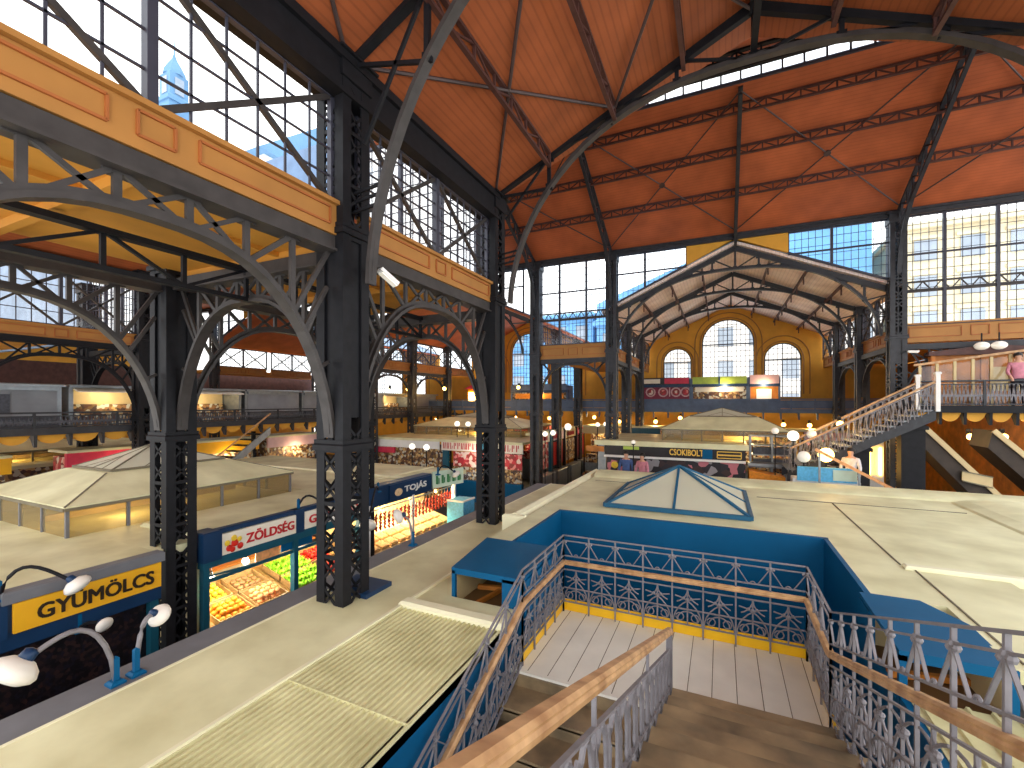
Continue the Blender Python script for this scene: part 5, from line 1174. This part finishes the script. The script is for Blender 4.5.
lamp_light('pavilion_glow', (-13.5, 24, -1.6), 40, (1, .75, .4), .2)
# row along the side passage beyond the nave
rows = [(20.0, 22.1, 'sign_white', 'bluedark', 'meat', 'stall with a pale sign and blue pillar, right of the corner column'), (22.3, 24.4, 'rose_sign', 'teal', 'tomato', 'stall with red posters along the passage right of the corner column'), (24.6, 26.7, 'beige', 'black', 'goods', 'stall with a beige sign along the passage, nearer the bright nave window'), (26.9, 28.8, 'crimson', 'black', 'apple', 'stall with a crimson sign at the far end of the passage')]
for y0, y1, sg, pm, fm, lab in rows:
    t = thing('passage_stall', lab, 'stall', (-8.2, (y0+y1)/2, GROUND), 'market stalls'); X = -8.15
    ob('roof', MB().box(-8.6, X, y0, y1, -1.62, -1.5), 'cream', t); s = board_sign(t, (X, y0+.08, -2.05), (0, 1, 0), y1-y0-.16, .45, sg)
    mb = MB()
    for i in range(7): yy = y0+.35+.2*i; mb.bar((X+.06, yy, -1.94), (X+.06, yy, -1.72), .08, .02)
    ob('letter_stroke', mb, 'red' if sg != 'crimson' else 'white', s)
    ob('poster', MB().box(X-.05, X+.02, y0+.2, y1-.2, -3.4, -2.15), fm, t); ob('counter', MB().cbox(X-.05, X+.4, y0+.1, y1-.1, GROUND, -3.6, .03), 'steel', t); ob('pillar', MB().box(X-.1, X+.08, y0-.08, y0+.08, GROUND, -1.5), pm, t)
rr = random.Random(11)
far = [(-13.5, 'sign_yel', 'goods', 'amber'), (-11.2, 'crimson', 'meat', 'crimson'), (-6.6, 'beige', 'goods', 'beige'), (-4.2, 'teal', 'goods', 'teal'), (-1.9, 'sign_white', 'meat', 'cream'), (.4, 'warmwood', 'goods', 'brown'), (2.7, 'sign_yel', 'goods', 'amber'), (4.9, 'rose_sign', 'photo', 'rose')]
nb = ['left of the bright nave window', 'right of the corner column', 'behind the bright nave window columns', 'left of the gabled hall', 'behind the long dark stall', 'behind the cream pavilion', 'left of the iron stairs', 'behind the iron stairs']
for (x, fm, gm, cn), w_ in zip(far, nb):
    t = thing('far_stall', 'small stall with %s fascia beneath the far gallery, %s' % (cn, w_), 'stall', (x, 27.4, GROUND), 'stalls beneath the far gallery'); Y = 27.0
    ob('roof', MB().box(x-1.1, x+1.1, Y-.3, Y+1.8, -1.5, -1.42), 'cream', t); ob('fascia', MB().box(x-1.08, x+1.08, Y-.25, Y-.18, -1.9, -1.5), fm, t); ob('back_wall', MB().box(x-1.05, x+1.05, Y+1.5, Y+1.6, GROUND, -1.5), gm, t)
    ob('counter', MB().cbox(x-1.05, x+1.05, Y-.1, Y+.5, GROUND, -3.7), 'steel', t); ob('goods', MB().box(x-.95, x+.95, Y+.0, Y+.4, -3.7, -3.2), gm, t)
    for q in (-1.05, 1.0): ob('post', MB().box(x+q, x+q+.06, Y-.2, Y-.14, GROUND, -1.5), 'iron', t)
    lamp_light('stall_glow', (x, Y+.6, -2.1), 26, (1, .76, .42), .1)
mid = [(-6.2, 24.2, 'rose_sign', 'small market table with rose cloth and goods in the passage beyond the globe lamps'), (3.6, 22.5, 'sign_yel', 'market table with amber cloth under the iron stairs'), (6.6, 23.5, 'sign_white', 'market table with white cloth behind the thick dark pillar')]
for x, y, m_, lab in mid:
    t = thing('market_table', lab, 'table', (x, y, GROUND)); ob('top', MB().cbox(x-.8, x+.8, y-.4, y+.4, -4.2, -4.14), 'warmwood', t); ob('cloth', MB().box(x-.82, x+.82, y-.43, y-.4, -4.7, -4.14), m_, t)
    ob('goods', MB().cbox(x-.7, x+.7, y-.3, y+.3, -4.14, -3.8, .12), 'goods', t)
    for a_ in (-.7, .7):
        for b_ in (-.33, .33): ob('leg', MB().box(x+a_-.03, x+a_+.03, y+b_-.03, y+b_+.03, GROUND, -4.2), 'iron', t)
# stalls under and behind the left gallery
for i, (y, rm, sm) in enumerate(((4.6, 'sign_yel', 'goods'), (8.9, 'crimson', 'meat'), (12.9, 'sign_yel', 'goods'), (16.4, 'rose_sign', 'goods'))):
    t = thing('gallery_stall', ['stall with an amber fascia beneath the grey gallery, at the left edge', 'stall with a crimson fascia beneath the grey gallery', 'stall with an amber fascia beside the pale iron stairs', 'stall with a rose fascia beneath the grey gallery, behind the largest column'][i], 'stall', (-20.5, y, GROUND), 'stalls beneath the left gallery')
    ob('wall', MB().box(-21.4, -20.3, y-1.4, y+1.4, GROUND, -1.9), sm, t); ob('fascia', MB().box(-20.3, -20.15, y-1.5, y+1.5, -2.25, -1.75), rm, t); ob('counter', MB().cbox(-20.3, -19.6, y-1.4, y+1.4, GROUND, -3.7), 'steel', t); ob('roof', MB().box(-21.5, -20.1, y-1.5, y+1.5, -1.75, -1.66), 'cream', t)
    lamp_light('stall_glow', (-19.9, y, -2.5), 22, (1, .75, .42), .15)
pavilion(-27, -23, 4.5, 9.5, -2.2, -1.75, -1.4, 'cream hipped pavilion with warm lit glass sides beyond the grey gallery', 5, 5, 1.0, post='seam')
lamp_light('pavilion_glow', (-24, 7, -2.0), 30, (1, .72, .38), .2)
for (xa, xb_, ya, yb, nm) in ((-35, -22, 1, 4, 'front'), (-27.5, -22, 4.3, 9.8, 'middle'), (-35, -22, 10, 15, 'back')):
    t = thing('stall_roof', 'flat cream stall roof beyond the grey gallery, %s of the three' % nm, 'roof', ((xa+xb_)/2, (ya+yb)/2, GROUND)); ob('roof_sheet', MB().box(xa, xb_, ya, yb, -2.32, -2.2), 'cream', t); ob('wall', MB().box(xa+.1, xb_-.1, ya+.1, yb-.1, GROUND, -2.32), 'goods', t)
# stall side walls (fronts toward the nave) under the cream roofs
t = thing('blue_counter', 'blue and green glass counter in front of the stairs to the right gallery', 'counter', (2.6, 15.2, GROUND))
ob('front', MB().box(2.0, 3.4, 15.2, 15.28, -2.25, -1.85), 'lightblue', t); ob('body', MB().cbox(1.9, 3.5, 15.28, 15.8, GROUND, -2.2), 'white', t); ob('green_panel', MB().box(2.85, 3.4, 15.18, 15.2, -2.2, -1.9), 'pale_green', t)
t = thing('sloping_barrier', 'orange-red sloping handrail in front of the square pillars at the right', 'barrier', (3.3, 15, GROUND))
ob('handrail', MB().bar((2.4, 15.0, -1.32), (4.3, 15.0, -2.4), .09, .08), 'peach', t); ob('post', MB().bar((2.5, 15.0, -1.35), (2.5, 15.0, GROUND), .05).bar((3.4, 15.0, -1.9), (3.4, 15.0, GROUND), .05).bar((4.25, 15.0, -2.4), (4.25, 15.0, GROUND), .05), 'steel', t)
t = thing('showcase', 'tall lit white showcase between the square pillars at the right', 'showcase', (4.55, 18.6, GROUND))
ob('body', MB().box(4.3, 4.85, 18.5, 19.0, GROUND, -1.0), 'white', t); ob('lit_tube', MB().bar((4.45, 18.46, -2.4), (4.45, 18.46, -1.2), .06).bar((4.75, 18.46, -2.4), (4.75, 18.46, -1.5), .06), 'bulb_warm', t)
# ================================================================== LAMPS
def gooseneck(base, head, label, r=.2, m='rail', rise=.35, group='gooseneck lamps on the ledge'):
    t = thing('gooseneck_lamp', label, 'lamp', base, group); b = Vector(base); h = Vector(head)
    pts = []
    for k in range(11):
        f = k/10; p = lerp(b, h, f**1.3); p.z = b.z+(h.z-b.z)*f+rise*math.sin(PI*f**.8)*1.0; pts.append(p)
    ob('arm', MB().path(pts, .022, 7), m, t, True); ob('foot', MB().cbox(b.x-.022, b.x+.022, b.y-.022, b.y+.022, b.z-.0, b.z+.24).cbox(b.x-.06, b.x+.06, b.y-.06, b.y+.06, b.z-.02, b.z+.02), 'blue', t)
    d = (h-Vector(pts[-3])).normalized(); d = (d+Vector((0, 0, -.5))).normalized()
    c = h+d*r*.35
    ob('shade', MB().lathe([(.03, -r*.62), (r*.5, -r*.55), (r*.85, -r*.3), (r, 0), (r*.92, r*.22), (r*.6, r*.42), (.02, r*.5)], c, 20, axis=d), 'shade', t, True)
    ob('socket', MB().lathe([(.02, -r*1.05), (r*.3, -r*.95), (r*.34, -r*.6), (r*.3, -r*.5)], c, 12, axis=d), 'bluedark', t, True)
    return t
gooseneck((-5.06, 2.2, ZN), (-5.12, 1.6, -2.11), 'white dish lamp on a curved grey arm, larger of the lower left pair', .17, rise=.36)
gooseneck((-5.06, 2.36, ZN), (-5.12, 2.56, -2.12), 'white dish lamp on a curved arm, smaller of the lower left pair', .11, rise=.22)
gooseneck((-7.95, 2.3, -2.4), (-7.55, 2.85, -2.32), 'white dish lamp on a dark arm over the amber sign', .15, 'iron', .32)
gooseneck((-7.95, 3.05, -3.12), (-7.5, 3.12, -2.96), 'small white dish lamp under the amber sign', .1, 'iron', .05)
gooseneck((-8.0, 6.6, -2.25), (-7.55, 7.1, -2.42), 'dark arm lamp between the two red lettered signs', .13, 'iron', .35)
gooseneck((-5.06, 6.6, ZN), (-5.25, 6.5, -2.05), 'white dish lamp standing on the ledge in front of the egg stall', .14, rise=.2)
gooseneck((-8.0, 9.0, -2.3), (-6.9, 7.45, -2.6), 'white dish lamp hanging just right of the foot of the largest column', .18, 'iron', .3)
gooseneck((-7.8, 11.4, -2.2), (-7.5, 11.9, -2.2), 'pale dish lamp over the green lettered sign', .14, 'iron', .25)
def globe_post(p, label, r=.11, zb=-2.2, lit=True, group='globe lamps over the market'):
    t = thing('globe_lamp', label, 'lamp', (p[0], p[1], zb), group)
    ob('globe', MB().ball(p, r, 12, 8), 'globe_lit' if lit else 'globe', t, True); ob('stem', MB().bar((p[0], p[1], zb), (p[0], p[1], p[2]-r*.9), .035), 'iron', t); ob('collar', MB().lathe([(.05, 0), (.07, .03), (.04, .06)], (p[0], p[1], p[2]-r-.02), 8), 'iron', t)
for p, r, lit, l in (((-6.45, 20, -1.15), .16, 1, 'brightest globe lamp over the passage right of the corner column'), ((-7.21, 19, -1.44), .12, 1, 'globe lamp at the corner stall, left one of two'), ((-6.83, 19, -1.38), .12, 1, 'globe lamp at the corner stall, right one of two'),
                     ((2.12, 17, -1.09), .17, 1, 'bright round globe lamp left of the foot of the iron stairs'), ((1.71, 18, -1.0), .12, 0, 'dimmer globe lamp beside the cream pavilion end'), ((2.76, 17.9, -1.08), .15, 0, 'milky globe lamp above the low end of the iron stairs'),
                     ((2.2, 15.5, -1.6), .17, 0, 'milky globe lamp below the iron stairs, left one of two'), ((-5.13, 20.3, -1.03), .1, 1, 'small globe lamp over the white stall corner, left one of two'), ((-4.76, 20.3, -1.0), .1, 1, 'small globe lamp over the white stall corner, right one of two'),
                     ((-2.88, 16.6, -1.45), .08, 0, 'thin post lamp before the long dark stall'), ((-12.0, 15.6, -1.9), .13, 1, 'globe lamp on the double post before the white sign strip, left one'), ((-11.4, 15.8, -1.93), .13, 1, 'globe lamp on the double post before the white sign strip, right one'),
                     ((-13.3, 21.3, -1.2), .15, 1, 'globe lamp on the butchers roof, left of the glass pavilion'), ((-12.6, 21.3, -1.2), .14, 1, 'globe lamp on the butchers roof, middle one'), ((-10.6, 21.3, -1.3), .14, 1, 'globe lamp on the butchers roof, nearest the corner column')):
    globe_post(p, l, r, -1.95 if p[1] > 21 else GROUND, bool(lit))
t = thing('globe_lamp', 'yellow glowing globe lamp below the iron stairs, right one of two', 'lamp', (2.74, 15.5, GROUND), 'globe lamps over the market'); ob('globe', MB().ball((2.74, 15.5, -1.52), .2, 12, 8), 'bulb_warm', t, True); ob('stem', MB().bar((2.74, 15.5, GROUND), (2.74, 15.5, -1.72), .04), 'iron', t)
# warm lamps under the far gallery and on the walls
proto = None; rr = random.Random(3)
def wall_lamp(p, label, group, power=0, r=.09):
    global proto
    if proto is None:
        proto = thing('wall_lamp', label, 'lamp', (0, 0, 0), group); ob('bulb', MB().ball((0, 0, 0), .09, 8, 6), 'bulb_warm', proto, True); ob('bracket', MB().bar((0, 0, .06), (0, .12, .14), .04).box(-.05, .05, .1, .14, .05, .22), 'iron', proto); o = proto; o.location = Vector(p)+Vector((0, 0, H))
    else: o = dup(proto, p, 0, label, group)
    o.scale = (r/.09,)*3
    if power: lamp_light('lamp_light', (p[0], p[1]-.25, p[2]-.1), power, (1, .62, .25), .1)
for i, x in enumerate((-29, -26.5, -24, -19.5, -15.5, -13, -10.5, -7.4, -5.8, -3.6, -2.2, -.9, .6, 2.0, 3.1, 4.3)): wall_lamp((x, 28.3+rr.uniform(0, .2), FG-.5-rr.uniform(0, .35)), 'small warm lamp in the row beneath the far blue-grey gallery', 'warm lamps beneath the far gallery', 26 if i % 2 else 0, .11)
for p, l in (((5.72, 19.0, -.85), 'warm wall lamp beside the thick dark pillar under the right gallery'), ((7.2, 19.1, -1.1), 'warm wall lamp between the two inclined flights'), ((7.99, 19.1, -1.08), 'warm wall lamp nearest the right edge, under the gallery'), ((3.41, 17.2, -.69), 'yellow lamp glowing through the balustrade of the iron stairs')): wall_lamp(p, l, 'warm lamps by the iron stairs', 26, .1)
for i, p in enumerate(((-21, 20.5, 1.1), (-20.2, 20.5, 1.1), (-19.2, 20.5, 1.1), (-14.2, 27.6, 1.0), (-12.4, 27.6, 1.0), (-16.6, 25, .9), (-19.6, 25, .9), (-18.6, 21.8, .75))): wall_lamp(p, 'warm lamp glowing over the far end of the grey gallery', 'warm lamps over the grey gallery', 20 if i % 2 else 0, .12)
# floodlights fixed to columns
def flood(p, d, label, m='white'):
    t = thing('floodlight', label, 'lamp', p, 'floodlights on the columns'); p = Vector(p); d = Vector(d).normalized(); S = d.cross(Vector((0, 0, 1))).normalized()
    ob('housing', MB().bar(p-d*.15, p+d*.15, .13, .05), m, t); ob('bracket', MB().bar(p-d*.2, p-d*.2+Vector((-.12, 0, -.1)), .03), 'iron', t); ob('diffuser', MB().bar(p-d*.13+Vector((0, 0, -.035)), p+d*.13+Vector((0, 0, -.035)), .1, .02), 'globe', t)
flood((-4.05, 4.75, 1.68), (.25, .7, -.45), 'slanted white floodlight on the right face of the largest column')
flood((5.75, RY+1.0, 1.68), (1, 0, -.05), 'pale floodlight on the tall right column'); flood((6.35, YF-.3, 1.62), (1, 0, -.05), 'mint floodlight under the far ochre fascia at the right')
for x, l in ((7.35, 'round white lamp under the far girder at the right, left one of two'), (7.75, 'round white lamp under the far girder at the right, right one of two')):
    t = thing('pendant_lamp', l, 'lamp', (x, RY+.8, 1.7), 'round lamps under the far girder'); ob('globe', MB().ball((x, RY+.8, 1.75), .17, 12, 8, (1.1, 1.1, .75)), 'globe', t, True); ob('stem', MB().bar((x, RY+.8, 1.85), (x, RY+.8, 2.15), .03), 'iron', t)
# ================================================================== PEOPLE
def person(loc, rot, label, shirt, trouser, ht=1.66, pose=0):
    """one continuous skinned body, clothed by material; hair a child"""
    k = ht/1.75; J = {}; me = bpy.data.meshes.new('body')
    a = .12 if pose == 0 else .35
    V = [((0, 0, .95), .15), ((0, 0, 1.15), .14), ((0, 0, 1.38), .165), ((0, .01, 1.5), .06), ((0, .02, 1.56), .07), ((0, .025, 1.66), .098), ((0, .02, 1.74), .06),
         ((.19, 0, 1.42), .065), ((.25, .03, 1.15), .05), ((.24, .03+a, .92), .038), ((.23, .08+a, .84), .035),
         ((-.19, 0, 1.42), .065), ((-.25, .03, 1.15), .05), ((-.24, .03+a*.5, .92), .038), ((-.23, .06+a*.5, .84), .035),
         ((.1, 0, .88), .095), ((.11, .03, .5), .07), ((.11, -.02, .09), .045), ((.12, .12, .04), .04),
         ((-.1, 0, .88), .095), ((-.11, .05, .5), .07), ((-.11, .06, .09), .045), ((-.12, .2, .04), .04)]
    E = [(0, 1), (1, 2), (2, 3), (3, 4), (4, 5), (5, 6), (2, 7), (7, 8), (8, 9), (9, 10), (2, 11), (11, 12), (12, 13), (13, 14), (0, 15), (15, 16), (16, 17), (17, 18), (0, 19), (19, 20), (20, 21), (21, 22)]
    me.from_pydata([tuple(c*k for c in v[0]) for v in V], E, []); o = bpy.data.objects.new('body', me); COL.objects.link(o)
    md = o.modifiers.new('s', 'SKIN'); md.use_smooth_shade = True
    for i, sv in enumerate(me.skin_vertices[0].data): r = V[i][1]*k; sv.radius = (r, r*(.72 if i in (0, 1, 2) else 1)); sv.use_root = (i == 0)
    sd = o.modifiers.new('u', 'SUBSURF'); sd.levels = sd.render_levels = 1
    dg = bpy.context.evaluated_depsgraph_get(); m2 = bpy.data.meshes.new_from_object(o.evaluated_get(dg)); bpy.data.objects.remove(o)
    m2.materials.clear()
    for m in (shirt, trouser, 'skin', 'black'): m2.materials.append(M[m])
    for p in m2.polygons:
        c = p.center/k; p.use_smooth = True
        p.material_index = 2 if c.z > 1.47 or (abs(c.x) > .18 and c.z < 1.05 and c.y > .05) else (0 if c.z > .95 or abs(c.x) > .19 else (1 if c.z > .1 else 3))
    r = bpy.data.objects.new('person', m2); COL.objects.link(r); r.location = Vector(loc)+Vector((0, 0, H)); r.rotation_euler = (0, 0, rot); ORG[r.name] = r.location.copy()
    tag(r, label, 'person')
    mb = MB().ball((0, .0, 1.68*k), .112*k, 12, 8, (1, 1.08, 1)); mb.v = [(x, y, z) for x, y, z in mb.v]
    mb = MB(); b = MB().ball((0, -.005*k, 1.685*k), .112*k, 12, 8, (1, 1.08, 1)); mb.add([(x, y if z > 1.68*k or y < .02*k else y*.2, z) for x, y, z in b.v], b.f)
    for o_, m_, nm in ((mb, 'hair', 'hair'),):
        h = bpy.data.meshes.new(nm); h.from_pydata(mb.v, [], mb.f); h.materials.append(M[m_]); ho = bpy.data.objects.new(nm, h); COL.objects.link(ho); ho.parent = r
    return r
person((3.41, 15.9, -3.0), 2.6, 'person with dark hair and white top coming down below the iron stairs', 'shirt_white', 'cloth_wine')
t = thing('low_platform', 'low dark platform below the iron stairs carrying the person in white', 'platform', (3.5, 15.8, GROUND)); ob('slab', MB().cbox(3.0, 4.1, 15.55, 16.25, -3.15, -3.0), 'step', t)
for x in (3.05, 3.95): ob('leg', MB().box(x, x+.1, 15.6, 16.2, GROUND, -3.15), 'iron', t)
person((7.95, RY+.3, RG), 3.0, 'person in a pink top leaning at the railing of the right gallery', 'shirt_pink', 'cloth_dark', 1.6, 1)
person((-3.25, 17.2, -3.62+.0), PI, 'person in dark blue walking before the long dark stall', 'cloth_blue', 'cloth_dark', 1.75)
person((-2.65, 17.15, -3.62), 2.8, 'person in pale pink walking before the long dark stall', 'shirt_pink', 'shirt_white', 1.7)
t = thing('low_platform', 'raised paving in front of the long dark stall carrying two people', 'platform', (-3, 17, GROUND)); ob('slab', MB().cbox(-4.0, -2.0, 16.6, 17.7, -3.75, -3.62), 'step', t)
for x in (-3.95, -2.15): ob('leg', MB().box(x, x+.1, 16.7, 17.6, GROUND, -3.75), 'iron', t)
# ================================================================== OUTSIDE
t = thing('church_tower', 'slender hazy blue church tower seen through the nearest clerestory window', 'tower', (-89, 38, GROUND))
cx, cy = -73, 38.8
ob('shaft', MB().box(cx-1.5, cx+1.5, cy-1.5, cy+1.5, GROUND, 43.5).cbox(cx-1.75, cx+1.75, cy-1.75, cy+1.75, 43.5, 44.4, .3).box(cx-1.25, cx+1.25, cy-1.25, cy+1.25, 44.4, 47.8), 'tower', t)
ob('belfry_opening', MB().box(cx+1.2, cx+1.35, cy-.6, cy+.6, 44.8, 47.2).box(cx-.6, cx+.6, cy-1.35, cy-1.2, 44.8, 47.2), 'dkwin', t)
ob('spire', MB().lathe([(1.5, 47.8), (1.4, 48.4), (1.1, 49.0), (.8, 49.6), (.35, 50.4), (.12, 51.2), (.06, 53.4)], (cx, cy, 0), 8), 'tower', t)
def block(x0, x1, y0, y1, z, m, label, nx, nz, roof=None, z0=GROUND):
    t = thing('city_building', label, 'building', ((x0+x1)/2, (y0+y1)/2, z0), 'buildings outside the hall')
    ob('wall', MB().box(x0, x1, y0, y1, z0, z), m, t); mb = MB(); mb2 = MB()
    for i in range(nx):
        for k in range(nz):
            x = x0+(x1-x0)*(i+.5)/nx; zz = z-(k+.6)*3.2; w = (x1-x0)/nx*.25
            mb.box(x-w, x+w, y0-.12, y0-.02, zz-.9, zz+.9); mb2.box(x-w-.3, x+w+.3, y0-.2, y0-.02, zz+1.0, zz+1.3)
    ob('pane', mb, 'dkwin', t); ob('window_hood', mb2, m, t); ob('cornice', MB().cbox(x0-.4, x1+.4, y0-.5, y1+.4, z, z+.7, .3), m, t)
    if roof: ob('roof', MB().prism([(x0, y0, z+.7), (x1, y0, z+.7), (x1, y0, z+.7+roof[1]), (x0, y0, z+.7+roof[0])], (0, y1-y0, 0)), 'bluefacade', t)
    return t
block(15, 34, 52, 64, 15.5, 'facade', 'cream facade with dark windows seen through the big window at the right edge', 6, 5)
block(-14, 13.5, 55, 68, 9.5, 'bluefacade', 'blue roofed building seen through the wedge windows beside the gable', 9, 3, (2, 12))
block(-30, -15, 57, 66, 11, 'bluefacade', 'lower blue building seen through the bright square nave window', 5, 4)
t = thing('city_building', 'pale building with blue-grey roof seen through the nearest clerestory window', 'building', (-62, 48, GROUND), 'buildings outside the hall')
ob('wall', MB().box(-70, -55, 40, 64, GROUND, 33), 'palefacade', t); ob('roof', MB().prism([(-54, 38.5, 33), (-54, 65, 33), (-54, 65, 52), (-54, 62, 52)], (-17, 0, 0)), 'tower', t)
for k in range(3):
    for i in range(6): ob('pane', MB().box(-54.98, -54.85, 42+3.4*i, 43.6+3.4*i, 28-4.5*k, 31-4.5*k), 'dkwin', t)
block(-9, 12.5, 48, 52, 8.2, 'palefacade', 'pale low facade seen through the arched end windows', 8, 3)
# ================================================================== LIGHT, SKY, CAMERA
w = bpy.data.worlds.new('sky'); sc.world = w; w.use_nodes = True; nt = w.node_tree; bg = nt.nodes['Background']
tc = nt.nodes.new('ShaderNodeTexCoord'); nz = nt.nodes.new('ShaderNodeTexNoise'); nz.inputs['Scale'].default_value = 2.2; nz.inputs['Detail'].default_value = 5
nt.links.new(tc.outputs['Generated'], nz.inputs['Vector'])
rp = nt.nodes.new('ShaderNodeValToRGB'); e = rp.color_ramp.elements
e[0].position = .38; e[0].color = (.84, .92, 1, 1); e[1].position = .58; e[1].color = (1, .99, .97, 1)
nt.links.new(nz.outputs['Fac'], rp.inputs['Fac']); nt.links.new(rp.outputs['Color'], bg.inputs['Color']); bg.inputs['Strength'].default_value = 1.5
cam = bpy.data.cameras.new('camera'); co = bpy.data.objects.new('camera', cam); COL.objects.link(co); sc.camera = co
co.location = (0, 0, H); co.rotation_euler = (PI/2, 0, math.radians(25)); cam.sensor_width = 36; cam.sensor_fit = 'HORIZONTAL'
cam.lens = 448/1024*36; cam.shift_y = 18.2/1024; cam.clip_start = .05; cam.clip_end = 400
sc.view_settings.view_transform = 'Standard'; sc.view_settings.look = 'None'; sc.view_settings.gamma = 1; sc.view_settings.use_curve_mapping = False
sc.view_settings.exposure = 1.05
sc.cycles.max_bounces = 8; sc.cycles.diffuse_bounces = 5; sc.cycles.transparent_max_bounces = 24; sc.cycles.sample_clamp_indirect = 6; sc.cycles.caustics_reflective = False; sc.cycles.caustics_refractive = False
# things that look alike are told apart by their order in the view
ORD = 'first second third fourth fifth sixth seventh eighth ninth tenth eleventh twelfth thirteenth fourteenth fifteenth sixteenth seventeenth eighteenth nineteenth twentieth twenty-first twenty-second'.split()
same = {}
for o in sc.objects:
    if o.parent is None and 'label' in o and (o.get('kind') == 'structure' or o['category'] in ('lamp', 'peppers', 'tray')): same.setdefault(o['label'], []).append(o)
ca, sa = math.cos(math.radians(25)), math.sin(math.radians(25))
for lab, os_ in same.items():
    if len(os_) > 1:
        os_.sort(key=lambda o: (o.location.x*ca+o.location.y*sa)/max(.5, -o.location.x*sa+o.location.y*ca))
        for k, o in enumerate(os_): o['label'] = '%s, %s from the left' % (lab, ORD[k])
